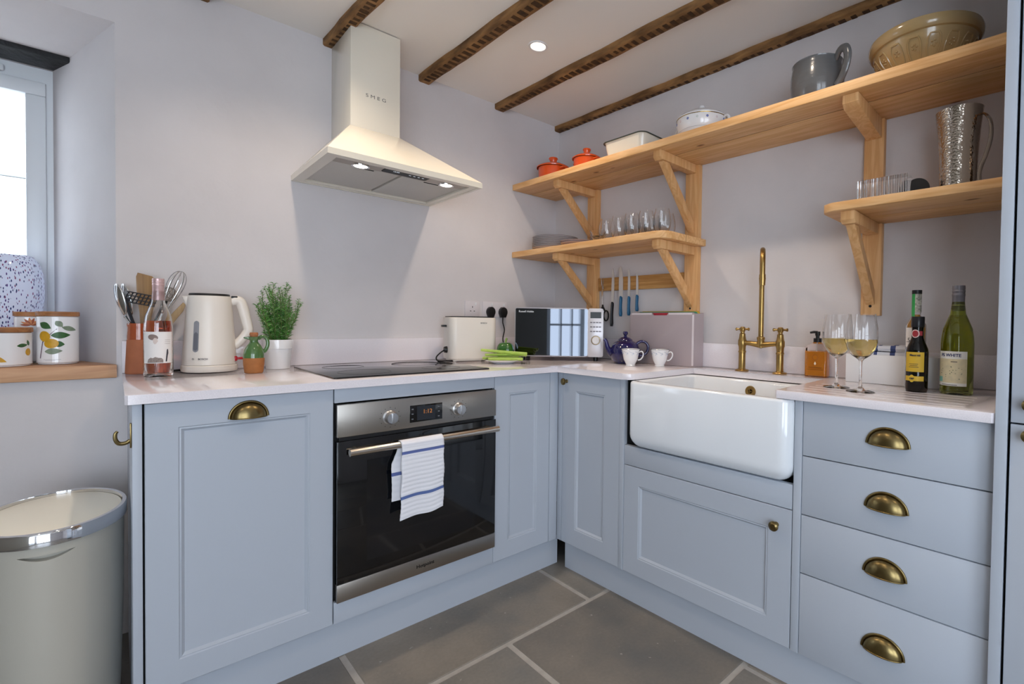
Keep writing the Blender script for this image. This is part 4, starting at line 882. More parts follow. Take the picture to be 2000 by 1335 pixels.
# teapot
t=thing('teapot','dark cobalt blue glazed teapot left of the chopping board case','teapot',(*Bp(.098,.352),Zt),-.83); t.scale=(1.1,1.1,1.1)
blu=pm('cobalt_glaze','1c1a5e',.07,coat=.9,var=(12,.5))
m=M(); m.lathe([(0,.002),(.040,.002),(.042,0),(.045,.003),(.060,.014),(.0685,.038),(.0690,.058),(.0610,.081),(.046,.096),(.034,.101),(.032,.099),(.030,.096),(0,.096)],48); obj('body',m,blu,t)
m=M(); m.lathe([(.0335,.1015),(.031,.108),(.020,.116),(.008,.120),(.006,.125),(.0105,.131),(.012,.137),(.0095,.143),(0,.145)],36); obj('lid',m,blu,t)
m=M(); m.tube([(-.052,0,.040),(-.068,0,.050),(-.080,0,.072),(-.086,0,.096),(-.095,0,.108)],[.020,.016,.011,.0085,.008],14); obj('spout',m,blu,t)
m=M(); m.tube([(.052,0,.090),(.070,0,.099),(.090,0,.096),(.102,0,.080),(.101,0,.058),(.088,0,.042),(.060,0,.034)],[.007,.0065,.006,.006,.006,.006,.007],12); obj('handle',m,blu,t)
# cups
def cup(label,x,y,rz):
    t=thing('teacup',label,'cup',(x,y,Zt),rz,group=None)
    m=M(); m.lathe([(0,.006),(.018,.004),(.0225,0),(.0235,.002),(.021,.006),(.024,.012),(.033,.030),(.037,.050),(.040,.068),(.0435,.078),(.0425,.0785),(.039,.070),(.035,.050),(.030,.030),(.020,.013),(0,.010)],40); b_=obj('bowl',m,M_CERAM,t)
    m=M(); m.lathe([(.0435,.0775),(.0441,.0785),(.0430,.0797),(.0422,.0785)],40); obj('silver_rim',m,pm('rim_grey','8f959c',.2,.7),b_)
    bl=pm('pale_blue_print','8fa2bd',.4)
    for k in range(9):
        a=2*PI*k/9; m=M(); m.tube([((.0375+.0016*q)*math.cos(a+.3*math.sin(q*1.6))*1.012,(.0375+.0016*q)*math.sin(a+.3*math.sin(q*1.6))*1.012,.052+.0055*q) for q in range(4)],.0006,5); m.sphere((.0390*math.cos(a+.2),.0390*math.sin(a+.2),.060),.0018,8); obj('flower_sprig',m,bl,b_)
    m=M(); m.tube([(.036,0,.062),(.050,0,.068),(.058,0,.060),(.057,0,.045),(.046,0,.030),(.034,0,.027)],[.0032,.0030,.0030,.0030,.0032,.0035],10); obj('handle',m,M_CERAM,t)
cup('white patterned teacup directly in front of the teapot',.275,-.196,-.90)
cup('white patterned teacup nearer the sink, its handle showing to the right',.366,-.297,-.98)
# soap
t=BT('soap_dispenser','square bottle of amber hand soap with a black pump','soap',.9755,Zt,.484)
t.rotation_euler=(0,0,RB+.05)
m=M(); 
def sq(z,hw_,hd_,r_): return [(p[0],p[1],z) for p in rrect(-hw_,hw_,-hd_,hd_,r_,4)]
def loft(m,rings,mi=0,cap=True):
    R=[[m.bm.verts.new(p) for p in r_] for r_ in rings]
    for a,b in zip(R,R[1:]):
        for i in range(len(a)): m.bm.faces.new((a[i],a[(i+1)%len(a)],b[(i+1)%len(b)],b[i])).material_index=mi
    if cap: m.bm.faces.new(R[0][::-1]).material_index=mi; m.bm.faces.new(R[-1]).material_index=mi
    return m
loft(m,[sq(0,.039,.024,.008),sq(.002,.0405,.0255,.008),sq(.110,.0405,.0255,.008),sq(.122,.036,.022,.012),sq(.130,.020,.016,.012),sq(.136,.013,.013,.0125)]); obj('bottle',m,M_GLASS,t)
m=M(); loft(m,[sq(.004,.037,.022,.006),sq(.098,.0375,.0225,.006)]); obj('soap',m,pm('amber_soap','ffae3c',.15,trans=.35,ior=1.1),t)
m=M(); m.cyl((0,0,.134),(0,0,.150),.015); m.cyl((0,0,.150),(0,0,.160),.007); m.cyl((0,0,.160),(0,0,.176),.0095); m.tube([(0,0,.172),(-.012,-.004,.174),(-.026,-.010,.171)],[.006,.005,.004],8); obj('pump',m,M_BLK,t)
m=M(); m.cyl((0,0,.01),(0,0,.134),.002); obj('dip_tube',m,M_WHITEP,t)
lw=pm('print_brown','7a4a14',.5)
m=M(); m.tube([(.010*math.cos(2*PI*i/20),-.0260,.076+.010*math.sin(2*PI*i/20)) for i in range(20)],.0005,5,closed=True); obj('round_emblem',m,lw,t)
m=M(); m.prism([(0,.060),(.004,.051),(0,.046),(-.004,.051)],-.0262,-.0256,axis='Y'); obj('drop_emblem',m,pm('print_white','f4ead2',.5),t)
m=M(); m.box(-.024,.024,-.0262,-.0257,.036,.0375); m.box(-.030,.030,-.0262,-.0257,.028,.029); obj('small_print',m,lw,t)
# wine glasses
def wineglass(label,x,y):
    t=thing('wine_glass',label,'glass',(x,y,Zt),0)
    m=M(); o_=[(0,0),(.036,0),(.037,.001),(.034,.0028),(.012,.007),(.005,.014),(.0038,.03),(.0036,.075),(.0045,.088),(.010,.094),(.024,.104),(.036,.121),(.0415,.142),(.0425,.160),(.041,.182),(.0375,.205),(.0350,.222)]
    i_=[(.0344,.222),(.0368,.205),(.0403,.182),(.0418,.160),(.0408,.142),(.0352,.122),(.0235,.106),(.010,.0975),(0,.096)]
    m.lathe(o_+i_,56); obj('glass',m,M_GLASS,t)
    m=M(); m.lathe([(0,.0965),(.010,.0979),(.0233,.1064),(.0350,.1224),(.0405,.142),(.0411,.150),(0,.150)],56); obj('wine',m,pm('white_wine','f2d888',0,trans=1,ior=1.33),t)
wineglass('glass of white wine beside the soap bottle, the one farther back',.218,-1.138)
t_=bpy.data.objects['wine_glass']; t_.scale=(1.07,1.07,1.06)
wineglass('glass of white wine nearest the worktop edge, in front of the white box',.165,-1.226)
bpy.data.objects['wine_glass.001'].scale=(1.07,1.07,1.06)
# white box with towels
t=BT('storage_box','plain white rectangular tray holding folded tea towels','box',1.106,Zt,.400); w_,d_,h_=.277,.112,.100
t.rotation_euler=(0,0,RB+.01)
m=M(); 
for q in ((0,w_,0,.004),(0,w_,d_-.004,d_),(0,.004,.004,d_-.004),(w_-.004,w_,.004,d_-.004)): m.box(q[0],q[1],q[2],q[3],0,h_,bev=.001)
m.box(.004,w_-.004,.004,d_-.004,0,.004); obj('tray',m,M_WHITEP,t)
clo=pm('towel_cotton','e4e4ea',.95,bump=(300,.5,.001)); nt=clo.node_tree; N=nt.nodes.new; L=nt.links.new; tc=N('ShaderNodeTexCoord'); sx=N('ShaderNodeSeparateXYZ'); L(tc.outputs['Object'],sx.inputs[0]); r=N('ShaderNodeValToRGB'); r.color_ramp.interpolation='CONSTANT'; e=r.color_ramp.elements; e[0].color=lin('e4e4ea'); e[1].position=.2; e[1].color=lin('e4e4ea')
mu=N('ShaderNodeMath'); mu.operation='MULTIPLY'; mu.inputs[1].default_value=4; L(sx.outputs[0],mu.inputs[0]); L(mu.outputs[0],r.inputs[0])
for p,c in ((.30,'4a5683'),(.34,'e4e4ea'),(.50,'4a5683'),(.56,'e4e4ea'),(.86,'4a5683'),(.91,'e4e4ea')): q=e.new(p); q.color=lin(c)
L(r.outputs[0],nt.nodes['Principled BSDF'].inputs['Base Color'])
for lab,dx,z0,th,w2 in (('lower folded tea towel with navy stripes in the white tray',.010,.070,.042,.200),('upper folded tea towel with a navy stripe in the white tray',.012,.1125,.020,.175)):
    tb=BT('folded_towel',lab,'towel',1.106+dx,Zt+z0,.400+.008); m=M()
    def tf(u,v,top,z0=z0,th=th,w2=w2):
        x=w2*u; y=.004+.092*v; e_=min(min(u,1-u)*w2,min(v,1-v)*.092)/.010; k=math.sqrt(max(0,1-(1-min(1,e_))**2)); return (x,y,th/2+(th/2*k+(.0015*math.sin(u*9)+.001*math.sin(v*7+u*3))*k)*top)
    m.grid(lambda u,v:tf(u,v,1),40,16); m.grid(lambda u,v:tf(u,v,-1),40,16); obj('cloth',m,clo,tb,weld=True)
    tb.rotation_euler=(0,0,RB+.01)
# bottles on the right
gw=pm('green_glass','cdd676',.0,trans=1,ior=1.46)
t=bottle('wine_bottle','large green bottle of white wine with a grey cap and map label','bottle',.352,-1.434,.042,wp(.0415,.322,.150,.0148),gw,.235,pm('pale_wine','efe592',0,trans=1,ior=1.34),rz=-.35)
m=M(); m.lathe([(.0158,.248),(.0160,.252),(.0160,.292),(.0166,.293),(.0166,.298),(.0160,.299),(.0160,.303),(.0166,.304),(.0166,.309),(.0160,.310),(.0166,.314),(.016,.3235),(0,.3245)],36); m.lathe([(.01605,.264),(.01625,.2645),(.01625,.2655),(.01605,.266)],36,mi=1); obj('screw_cap',m,[pm('grey_foil','7b7a82',.35,.5),M_STEELP],t)
m=M(); m.patch(.0420,-.95,.98,.026,.128,n=24); lb=obj('label',m,pm('label_white','e6e6e2',.6),t)
m=M(); m.patch(.04215,-.95,.98,.035,.106,n=24); obj('map_print',m,pm('map_cream','ddd2ae',.6,var=(90,.25),col2='cfc6a6'),lb)
text('PS WHITE',.0125,pm('navy_ink','2a3566',.6),lb,(0,0,.1125),bend=.0423,align='CENTER',bold=.0003).rotation_euler=(0,0,-.05)
m=M()
for k in range(18): a=-.8+1.5*random.random(); z_=.042+.05*random.random(); m.patch(.0423,a,a+.03+.05*random.random(),z_,z_+.0012+.001*random.random(),n=2)
obj('map_marks',m,pm('ink_olive','5d6a55',.6),lb)
m=M(); m.patch(.04225,-.93,-.55,.037,.052,n=6); obj('sea_print',m,pm('map_teal','7fbfb4',.6),lb)
m=M(); m.patch(.0423,.0,.38,.0965,.0985,n=6); m.patch(.0423,-.6,.4,.0285,.0300,n=6); obj('small_print',m,ink,lb)
sq_=[(.028,.003),(.030,.008),(.030,.055),(.030,.122),(.0285,.132),(.021,.152),(.0165,.165),(.0155,.190),(.0165,.200),(.0165,.225)]
t=bottle('syrup_bottle','dark sauce bottle with a yellow label and black cap, in front of the green-topped bottle','bottle',.315,-1.3395,.031,sq_,pm('smoky_glass','3a2a20',.0,trans=1),.19,pm('dark_syrup','180c07',.1),rz=-.2)
m=M(); m.lathe([(.0173,.198),(.0178,.2),(.0178,.2285),(.0165,.2305),(0,.2305)],32); obj('cap',m,pm('cap_black','14151c',.3),t)
yl=pm('label_yellow','dcb63a',.55)
m=M(); m.patch(.0303,-1.0,.85,.062,.122,n=20); lb=obj('label',m,yl,t)
text("Mazzetti",.0085,ink,lb,(0,0,.110),bend=.0306,align='CENTER',bold=.0003)
m=M()
for k,(a,b2) in enumerate(((-.5,.3),(-.45,.25),(-.55,.35))): m.patch(.0305,a,b2,.085-k*.0048,.0865-k*.0048,n=8)
obj('small_print',m,ink,lb)
m=M(); m.patch(.0303,-1.0,.85,.034,.049,n=20); m.grid(lambda u,v:(.0305*math.sin((.13*(2*u-1)-.12)*1.9),-.0305*math.cos((.13*(2*u-1)-.12)*1.9),.0415+(2*v-1)*.0115*math.sqrt(max(0,1-(2*u-1)**2))),14,2); lb2=obj('lower_label',m,yl,t)
text('C&B',.007,ink,lb2,(0,0,.039),bend=.0308,align='CENTER',bold=.0004).rotation_euler=(0,0,-.22)
rd=pm('emblem_red','9c2f38',.5)
m=M(); m.patch(.0181,.2,.95,.172,.186,n=8); obj('neck_band',m,rd,t)
m=M(); m.grid(lambda u,v:(.0186*math.sin(-.15+.62*(2*u-1)),-.0186*math.cos(-.15+.62*(2*u-1)),.178+(2*v-1)*.0125*math.sqrt(max(0,1-(2*u-1)**2))),16,2); sl=obj('neck_seal',m,pm('seal_pale','d9c3c0',.5),t)
m=M(); m.grid(lambda u,v:(.0188*math.sin(-.15+.48*(2*u-1)),-.0188*math.cos(-.15+.48*(2*u-1)),.178+(2*v-1)*.0098*math.sqrt(max(0,1-(2*u-1)**2))),16,2); obj('seal_centre',m,rd,sl)
op=[(.026,.003),(.0285,.010),(.0285,.19),(.0275,.205),(.019,.222),(.0125,.235),(.0120,.27),(.0125,.31)]
t=bottle('oil_bottle','tall golden oil bottle with a green neck label, behind the dark sauce bottle','bottle',.388,-1.319,.029,op,M_GLASS,.238,pm('golden_oil','e0a01c',.1,trans=.4,ior=1.4))
m=M(); m.lathe([(.0136,.304),(.0140,.306),(.0140,.3165),(0,.3175)],28); obj('cap',m,M_BLK,t)
m=M(); m.patch(.0136,-1.5,-.35,.232,.316,n=10); obj('green_strip',m,pm('strip_green','2e9a4c',.45),t)
m=M(); m.patch(.0136,-.35,1.35,.245,.306,n=10); obj('neck_label',m,pm('neck_print','c9c4b4',.5,var=(140,.8)),t)
m=M(); m.patch(.0290,-1.2,.6,.135,.196,n=16); lb=obj('label',m,M_PAPER,t)
text('.5A',.020,ink,lb,(0,0,.150),bend=.0293,align='CENTER').rotation_euler=(0,0,-.55)
# ================================================================== shelf things
Zs=1.9174
def lathe_thing(name,label,cat,t0,n,z,parts,rz=0,group=None):
    t=BT(name,label,cat,t0,z,n,group=group); t.rotation_euler=(0,0,RB+rz)
    for nm,pr_,mt in parts: obj(nm,M().lathe(pr_,56),mt,t)
    return t
oro=pm('orange_enamel','e8581c',.14,coat=.7)
def casserole(label,t0,n,s,hs):
    t=lathe_thing('casserole_pot',label,'pot',t0,n,Zs,[('body',[(0,.001),(.070*s,.001),(.078*s,.006),(.084*s,.04*hs),(.086*s,.092*hs),(.083*s,.092*hs),(.080*s,.01),(0,.008)],oro),
      ('lid',[(.095*s,.0925*hs),(.096*s,.097*hs),(.088*s,.104*hs),(.055*s,.118*hs),(.028*s,.124*hs),(.020*s,.128*hs),(.021*s,.140*hs),(.027*s,.150*hs),(.025*s,.155*hs),(0,.156*hs)],oro)])
    for sx_ in (-1,1): obj('handle',M().tube([(sx_*.084*s,-.022*s,.080*hs),(sx_*.104*s,-.016*s,.083*hs),(sx_*.104*s,.016*s,.083*hs),(sx_*.084*s,.022*s,.080*hs)],.0055,8),oro,t)
casserole('larger orange lidded casserole at the corner end of the top shelf',-.492,.375,1.0,1.0)
casserole('smaller orange lidded casserole beside the white enamel dish',-.216,.375,.83,.92)
# enamel roasting dish
t=BT('enamel_dish','white enamel rectangular pie dish with a dark rim on the top shelf','dish',.118,Zs,.372)
def rr(z,a,b,r): return [(p[0],p[1],z) for p in rrect(-a,a,-b,b,r,6)]
m=M(); loft(m,[rr(.001,.105,.068,.02),rr(.006,.112,.075,.025),rr(.09,.127,.090,.034),rr(.094,.129,.092,.035)],cap=False); loft(m,[rr(.094,.129,.092,.035),rr(.09,.124,.087,.031),rr(.01,.109,.072,.022)],cap=False); 
m.bm.faces.new([m.bm.verts.new(p) for p in rr(.001,.105,.068,.02)]); m.bm.faces.new([m.bm.verts.new(p) for p in rr(.01,.109,.072,.022)])
obj('dish',m,pm('enamel_white','e8e6da',.12,coat=.7),t,weld=True)
m=M(); m.tube([(p[0],p[1],.0945) for p in rrect(-.133,.133,-.096,.096,.037,6)],.0042,8,closed=True,flat=.6); obj('rim',m,pm('rim_dark','3b4a48',.3),t)
# tureen
cer=M_CERAM
t=lathe_thing('china_tureen','white china tureen with small blue flowers and two loop handles','tureen',.500,.375,Zs,[('bowl',[(0,.006),(.070,.006),(.074,0),(.078,.001),(.078,.012),(.082,.018),(.100,.040),(.108,.070),(.1085,.094),(.105,.094),(.098,.05),(.07,.02),(0,.016)],cer),
 ('lid',[(.109,.0945),(.110,.098),(.100,.108),(.075,.122),(.040,.134),(.012,.140),(.006,.145),(.013,.152),(.011,.160),(0,.162)],cer)])
bw=t.children[0]; m=M(); m.lathe([(.1089,.091),(.1098,.0925),(.1098,.094),(.1089,.0942)],56); obj('gold_rim',m,pm('gilt','a88a4a',.25,.9),bw)
m=M(); m.lathe([(.0995,.0395),(.1002,.0395),(.1002,.0405)],56); obj('grey_line',m,pm('line_grey','9aa2ad',.4),bw)
fb=[pm('flower_blue','5d70b0',.45),pm('sprig_green','86a08a',.45),pm('sprig_pink','c49aa6',.45)]
for k in range(16):
    a=2*PI*k/16; m=M()
    for q in range(5): m.sphere((.1077*math.cos(a+.03*math.cos(q*1.256)),.1077*math.sin(a+.03*math.cos(q*1.256)),.076+.0035*math.sin(q*1.256)),.0026 if k%2==0 else .0016,6,sc=(1,1,1))
    obj('flower',m,fb[0 if k%2==0 else 1+(k//2)%2],bw)
for sx_ in (-1,1): obj('handle',M().tube([(sx_*.104,0,.082),(sx_*.122,0,.090),(sx_*.134,0,.078),(sx_*.130,0,.058),(sx_*.116,0,.048),(sx_*.103,0,.050)],.0048,10),cer,t)
# grey stoneware cup
gs=pm('grey_stoneware','5d5f62',.22,coat=.5,bump=(4,.5,.004),stretch=(1,1,14))
t=lathe_thing('stoneware_jug','wide grey stoneware mug with a loop handle on the top shelf','mug',.992,.372,Zs,[('body',[(0,.002),(.060,.002),(.066,.008),(.080,.045),(.0855,.085),(.085,.115),(.081,.145),(.079,.158),(.081,.163),(.0785,.1645),(.0755,.158),(.080,.11),(.075,.045),(0,.012)],gs)])
t.scale=(1.07,1.07,1); m=M(); m.tube([(.070,-.03,.148),(.088,-.045,.166),(.108,-.055,.162),(.116,-.058,.135),(.110,-.055,.100),(.096,-.048,.070),(.078,-.038,.052)],[.008,.0085,.0085,.0085,.0085,.0085,.009],12,flat=1.6); obj('handle',m,gs,t)
# mixing bowl
yw=pm('cane_glaze','b59a6c',.2,coat=.6,var=(9,.2))
t=lathe_thing('mixing_bowl','large cane-coloured mixing bowl with a moulded pattern, right end of the top shelf','bowl',1.322,.388,Zs,[('bowl',[(0,.004),(.070,.004),(.074,0),(.080,.003),(.104,.030),(.128,.062),(.141,.090),(.1435,.100),(.150,.102),(.156,.110),(.158,.124),(.155,.134),(.150,.137),(.144,.134),(.140,.105),(.118,.06),(.07,.02),(0,.014)],yw)])
for k in range(16):
    a=2*PI*k/16; ca,sa=math.cos(a),math.sin(a); m=M(); pts=[]
    for q in range(21):
        w2=2*PI*q/20; da=.135*math.cos(w2); zz=.055+.030*max(-1,min(1,1.3*math.sin(w2))); r_=.0805+(zz-.003)*(.1415-.0805)/.087*1.0
        r_={True:.104+(zz-.030)*(.128-.104)/.032,False:.128+(zz-.062)*(.013/.028)}[zz<.062]+.0008
        pts.append((r_*math.cos(a+da),r_*math.sin(a+da),zz))
    m.tube(pts,.0026,6,closed=True)
    for q in range(5):
        w2=2*PI*q/5; zz=.060+.007*math.sin(w2); r_=(.104+(zz-.030)*.75 if zz<.062 else .128+(zz-.062)*.464)+.0005; m.sphere((r_*math.cos(a+.05*math.cos(w2)),r_*math.sin(a+.05*math.cos(w2)),zz),.0034,6)
    obj('moulded_panel',m,yw,t.children[0])
# lower right shelf
Z2=1.5324
ham=pm('hammered_steel','b9ada0',.14,1); nt=ham.node_tree; N=nt.nodes.new; L=nt.links.new; tc=N('ShaderNodeTexCoord'); vv=N('ShaderNodeTexVoronoi'); vv.inputs['Scale'].default_value=170; L(tc.outputs['Object'],vv.inputs[0]); bp=N('ShaderNodeBump'); bp.inputs['Strength'].default_value=.4; bp.inputs['Distance'].default_value=.0016; L(vv.outputs[0],bp.inputs['Height']); L(bp.outputs[0],nt.nodes['Principled BSDF'].inputs['Normal'])
t=lathe_thing('steel_jug','tall hammered steel water jug on the lower right shelf','jug',1.424,.370,Z2,[('body',[(0,.001),(.045,.001),(.047,.003),(.0475,.02),(.050,.12),(.055,.20),(.0605,.252),(.0615,.256),(.0595,.256),(.054,.20),(.049,.12),(.046,.01),(0,.006)],ham)])
m=M(); m.tube([(.052,-.022,.225),(.066,-.030,.222),(.080,-.035,.195),(.082,-.036,.150),(.072,-.032,.105),(.060,-.028,.070),(.056,-.026,.045),(.060,-.028,.015)],[.007,.008,.0085,.0085,.0085,.0085,.0085,.009],10,flat=.4); obj('handle',m,ham,t)
t=BT('butter_dish','ribbed clear glass butter dish on the lower right shelf','dish',1.234,Z2,.325)
m=M(); m.box(-.082,.082,-.042,.042,0,.008,bev=.002); obj('base',m,M_GLASS,t)
m=M(); w_,d_,h_=.073,.034,.075
n=60; top=[]
prof=[]
for i in range(n*2): x=-w_+2*w_*i/(n*2-1); prof.append((x,-d_-.0011*(1+math.sin(x*PI/.0033))))
for i in range(n*2): x=w_-2*w_*i/(n*2-1); prof.append((x,d_+.0011*(1+math.sin(x*PI/.0033))))
loft(m,[[(x,y,.0085) for x,y in prof],[(x,y,h_) for x,y in prof]]); obj('cover',m,M_GLASS,t,sharp=50)
t=BT('dark_lid','small round black lid leaning behind the butter dish','lid',1.322,Z2,.355); m=M(); T=Matrix.Translation((0,0,.034))@Matrix.Rotation(PI/2,4,'X'); m.lathe([(0,0),(.033,0),(.034,.004),(.033,.010),(0,.011)],32,mat=T); obj('lid_disc',m,M_BLK,t)
# corner shelf: plates, dishes, tumblers
Z3=1.5284
pl_=pm('plate_glaze','c9c4c6',.12,coat=.6); pr2=[(0,.003),(.070,.003),(.075,0),(.082,.002),(.128,.015),(.132,.018),(.130,.019),(.082,.0065),(0,.006)]
pw=[(.1295,.0162),(.1325,.0185),(.1305,.0198),(.128,.0180)]
pos=('bottom','second from the bottom','third from the bottom','fourth from the bottom','third from the top','second from the top','top')
base=None
for k in range(7):
    t=BT('dinner_plate','grey-rimmed dinner plate, %s of the stack on the corner shelf'%pos[k],'plate',-.462,Z3+k*.0098,.372,group='dinner plates on the corner shelf') if base is None else None
    if base is None:
        obj('plate',M().lathe(pr2,56),pl_,t); obj('dark_rim',M().lathe(pw,56),pm('rim_brown','4d4644',.3),t); base=t
    else:
        t=copy_tree(base); t.location=B(-.462,.372,Z3+k*.0098); t['label']='grey-rimmed dinner plate, %s of the stack on the corner shelf'%pos[k]
base=None
for k in range(2):
    if base is None: t=BT('side_plate','lower of the two small plates right of the dinner plates','plate',-.228,Z3,.330,group='small plates on the corner shelf'); obj('plate',M().lathe([(r_*.72,z_) for r_,z_ in pr2],48),pm('plate_mauve','a99a9a',.15,coat=.5),t); base=t
    else: t=copy_tree(base); t.location=B(-.228,.330,Z3+.0095); t['label']='upper of the two small plates right of the dinner plates'
base=None; ps=('bottom','middle','top')
for k in range(3):
    if base is None: t=BT('glass_bowl','small clear glass bowl, bottom of the stack beside the stemless glasses','bowl',-.085,Z3,.335,group='small glass bowls on the corner shelf'); obj('bowl',M().lathe([(0,0),(.024,0),(.030,.006),(.042,.034),(.044,.036),(.0425,.0365),(.040,.034),(.028,.010),(0,.006)],40),M_GLASS,t); base=t
    else: t=copy_tree(base); t.location=B(-.085,.335,Z3+k*.017); t['label']='small clear glass bowl, %s of the stack beside the stemless glasses'%ps[k]
# stemless wine glasses
gp=[(0,0),(.0215,0),(.0235,.0015),(.0320,.014),(.0385,.034),(.0405,.054),(.0385,.076),(.0335,.098),(.0300,.1125),(.0291,.1125),(.0326,.098),(.0375,.076),(.0395,.054),(.0375,.034),(.0310,.0155),(.0215,.0060),(0,.0045)]
base=None
fr=[(.010,.300),(.100,.290),(.185,.285),(.268,.290),(.350,.300)]; bk=[(.052,.395),(.140,.390),(.225,.390),(.308,.395)]
nm=['first','second','third','fourth','fifth']
for row,(lst,rn) in enumerate(((fr,'front'),(bk,'back'))):
    for k,(a,b2) in enumerate(lst):
        lab='clear stemless wine glass, %s from the left in the %s row on the corner shelf'%(nm[k],rn)
        if base is None: base=BT('stemless_glass',lab,'glass',a,Z3,b2,group='stemless glasses on the corner shelf'); obj('glass',M().lathe(gp,40),M_GLASS,base)
        else: t=copy_tree(base); t.location=B(a,b2,Z3); t['label']=lab
# ================================================================== window board things
Zk=.9564
def canister(label,x,y,r,h,lidm,rz=0):
    t=thing('storage_canister',label,'canister',(x,y,Zk),rz)
    m=M(); m.lathe([(0,.001),(r-.004,.001),(r-.003,.003),(r-.0045,.004),(r,.007),(r,h-.018),(r-.003,h-.016),(0,h-.016)],48); b_=obj('body',m,M_CERAM,t)
    m=M(); m.lathe([(0,h-.0155),(r+.0015,h-.0155),(r+.002,h-.013),(r+.002,h-.002),(r+.0005,h),(0,h)],48); obj('wooden_lid',m,lidm,t); return t,b_
def leafp(cx,cz,a,b,rot,n=10):
    P=[]
    for i in range(n+1): u=-1+2*i/n; P.append((u*a,b*(1-u*u)*(1-.25*u)))
    for i in range(1,n): u=1-2*i/n; P.append((u*a,-b*(1-u*u)*(1-.25*u)))
    return [(cx+x*math.cos(rot)-z*math.sin(rot),cz+x*math.sin(rot)+z*math.cos(rot)) for x,z in P]
LG=pm('leaf_green','3d6b3c',.4,var=(120,.35)); LG2=pm('leaf_sage','8a9a84',.4,var=(120,.3)); FY=pm('fruit_yellow','d9a520',.4,var=(60,.25)); TW_=pm('twig_purple','5b3f4e',.5)
def deco(b_,r,items):
    for k,(nm,sh,mt) in enumerate(items): ink_patch(b_,r+.0003+.0001*k,[sh],mt,nm)
t,b_=canister('tall white canister with a wooden lid and yellow fruit painting','-' and -1.579,.800,.050,.180,M_ACACIA,.03)
deco(b_,.050,[('twig',[(-.047,.022),(-.044,.022),(-.036,.075),(-.005,.118),(.000,.120),(-.002,.122),(-.038,.080)],TW_),
 ('leaf',leafp(-.030,.132,.018,.011,-.55),LG),('leaf',leafp(.004,.138,.013,.009,-.9),LG2),('leaf',leafp(.030,.122,.021,.008,-.25),LG2),('leaf',leafp(.008,.100,.024,.011,.02),LG),
 ('leaf',leafp(.004,.070,.013,.010,-.1),LG),('leaf',leafp(-.010,.046,.022,.010,.05),LG2),
 ('fruit',ell(-.032,.096,.015,.018,.2),FY),('fruit',ell(-.015,.072,.018,.016,.1),FY)])
m=M(); m.patch(.0504,-.7,.15,.0175,.0183,n=8); m.patch(.0504,-.6,-.1,.0145,.0151,n=8); obj('small_print',m,pm('print_grey','8d8d95',.5),b_)
t,b_=canister('low wide white canister with a dark wooden lid at the left edge of the photo',-1.705,.775,.070,.126,M_ACACIA,.03)
deco(b_,.070,[('leaf',leafp(.058,.068,.016,.006,.1),LG),('leaf',leafp(.076,.076,.010,.005,1.9),LG),('leaf',leafp(.000,.026,.022,.009,-.45),FY),('twig',[(-.03,.058),(.005,.060),(.005,.0615),(-.03,.060)],TW_),('fruit',ell(.076,.046,.010,.012),FY)])
t,b_=canister('slim canister half hidden behind the two front canisters',-1.652,.895,.035,.178,M_ACACIA,-.1)
deco(b_,.035,[('petal',leafp(.010+.012*math.cos(q),.132+.014*math.sin(q),.013,.004,q),pm('petal_orange' if i%2 else 'petal_rust','d08a5c' if i%2 else 'a4583c',.5)) for i,q in enumerate([.2,.7,1.2,1.7,2.2,2.7,3.1])])
# speckled glass lamp
t=thing('table_lamp','white blown-glass lamp speckled with purple and blue flecks before the window','lamp',(-1.728,1.022,Zk))
m=M(); m.lathe([(0,.001),(.060,.001),(.066,.006),(.078,.05),(.092,.13),(.104,.22),(.105,.27),(.101,.32),(.092,.355),(.078,.378),(.055,.386),(0,.388)],56)
lm=pm('speckled_glass','e9edf8',.12,trans=0,coat=.7); nt=lm.node_tree; N=nt.nodes.new; L=nt.links.new; bs=nt.nodes['Principled BSDF']
tc=N('ShaderNodeTexCoord'); mp=N('ShaderNodeMapping'); mp.inputs['Scale'].default_value=(1.7,1.7,.55); mp.inputs['Rotation'].default_value=(.2,.1,0); L(tc.outputs['Object'],mp.inputs[0])
v=N('ShaderNodeTexVoronoi'); v.inputs['Scale'].default_value=120; L(mp.outputs[0],v.inputs[0]); r=N('ShaderNodeValToRGB'); r.color_ramp.elements[0].position=.30; r.color_ramp.elements[0].color=(1,1,1,1); r.color_ramp.elements[1].position=.38; r.color_ramp.elements[1].color=(0,0,0,1); L(v.outputs['Distance'],r.inputs[0])
hs=N('ShaderNodeSeparateColor'); L(v.outputs['Color'],hs.inputs[0]); gt=N('ShaderNodeMath'); gt.operation='GREATER_THAN'; gt.inputs[1].default_value=.18; L(hs.outputs[0],gt.inputs[0]); mu=N('ShaderNodeMath'); mu.operation='MULTIPLY'; L(gt.outputs[0],mu.inputs[0]); L(r.outputs[0],mu.inputs[1])
cr=N('ShaderNodeValToRGB'); cr.color_ramp.interpolation='CONSTANT'; cr.color_ramp.elements[0].color=lin('5b3f7c'); cr.color_ramp.elements[1].position=.66; cr.color_ramp.elements[1].color=lin('31406f'); q=cr.color_ramp.elements.new(.33); q.color=lin('8a4a6c'); L(hs.outputs[1],cr.inputs[0])
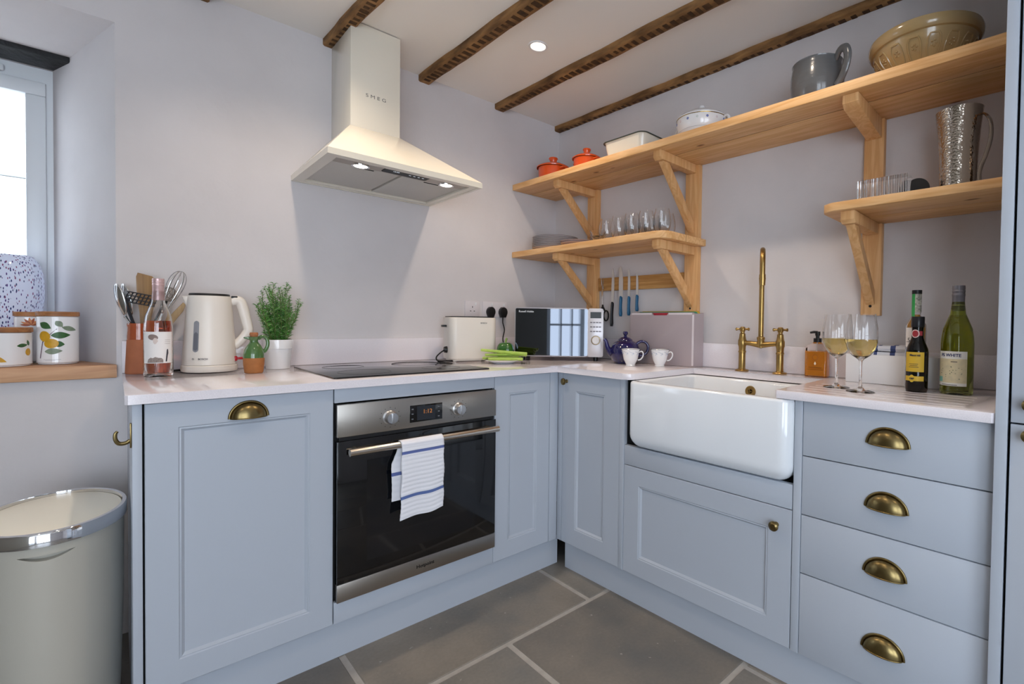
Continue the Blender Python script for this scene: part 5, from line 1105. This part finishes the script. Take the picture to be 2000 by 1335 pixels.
mx=N('ShaderNodeMixRGB'); L(mu.outputs[0],mx.inputs[0]); mx.inputs[1].default_value=lin('e9edf8'); L(cr.outputs[0],mx.inputs[2]); L(mx.outputs[0],bs.inputs['Base Color']); tl=N('ShaderNodeBsdfTranslucent'); L(mx.outputs[0],tl.inputs[0]); ms=N('ShaderNodeMixShader'); ms.inputs[0].default_value=.45; L(bs.outputs[0],ms.inputs[1]); L(tl.outputs[0],ms.inputs[2]); L(ms.outputs[0],nt.nodes['Material Output'].inputs[0])
obj('glass_shade',m,lm,t)
# ================================================================== bin
t=thing('waste_bin','tall oval cream bin with a chrome rim','bin',(-1.558,.232,.0005))
RX,RY=.142,.203
def ov(z,k,dx=0): return [(RX*k*math.cos(2*PI*i/72),(RY*k+dx)*math.sin(2*PI*i/72),z) for i in range(72)]
m=M(); loft(m,[ov(.0,.84),ov(.012,.87),ov(.10,.90),ov(.35,.945),ov(.568,.955)])
bd=obj('body',m,pm('bin_shaded_cream','b7b3a8',.32,coat=.2),t,sharp=40)  # body cream darkened, shade on the sides is put into the colour
cu=M(); cu.prism([(-.048+.096*i/12,.548-.0045*(0)) for i in range(13)]+[(.048-.096*i/12,.548-.014*math.sin(PI*i/12)) for i in range(1,12)],-RY-.02,-RY*.955+.022,axis='Y')
bmesh.ops.recalc_face_normals(cu.bm,faces=cu.bm.faces); gme=bpy.data.meshes.new('g'); cu.bm.to_mesh(gme); cu.bm.free(); go=link('g',gme,None,t.location)
md=bd.modifiers.new('grip','BOOLEAN'); md.operation='DIFFERENCE'; md.object=go; md.solver='EXACT'; dg=bpy.context.evaluated_depsgraph_get(); dg.update(); nme=bpy.data.meshes.new_from_object(bd.evaluated_get(dg)); bd.modifiers.clear(); bd.data=nme; bpy.data.objects.remove(go); nme.shade_smooth(); nme.set_sharp_from_angle(angle=math.radians(40))
m=M(); loft(m,[ov(.5685,.97),ov(.5700,.995),ov(.5990,1.0),ov(.6030,.985),ov(.6030,.93),ov(.5960,.925),ov(.588,.925)],cap=False); obj('chrome_rim',m,M_CHROME,t,sharp=50)
m=M(); loft(m,[ov(.590,.920),ov(.5945,.915),ov(.5965,.80),ov(.5975,.5)]); obj('lid',m,pm('bin_lit_cream','f4ecd8',.35),t)  # same cream kept lighter, light from above is put into the colour
m=M(); loft(m,[ov(.569,.945),ov(.588,.945)]); obj('inner_collar',m,M_BLK,t)
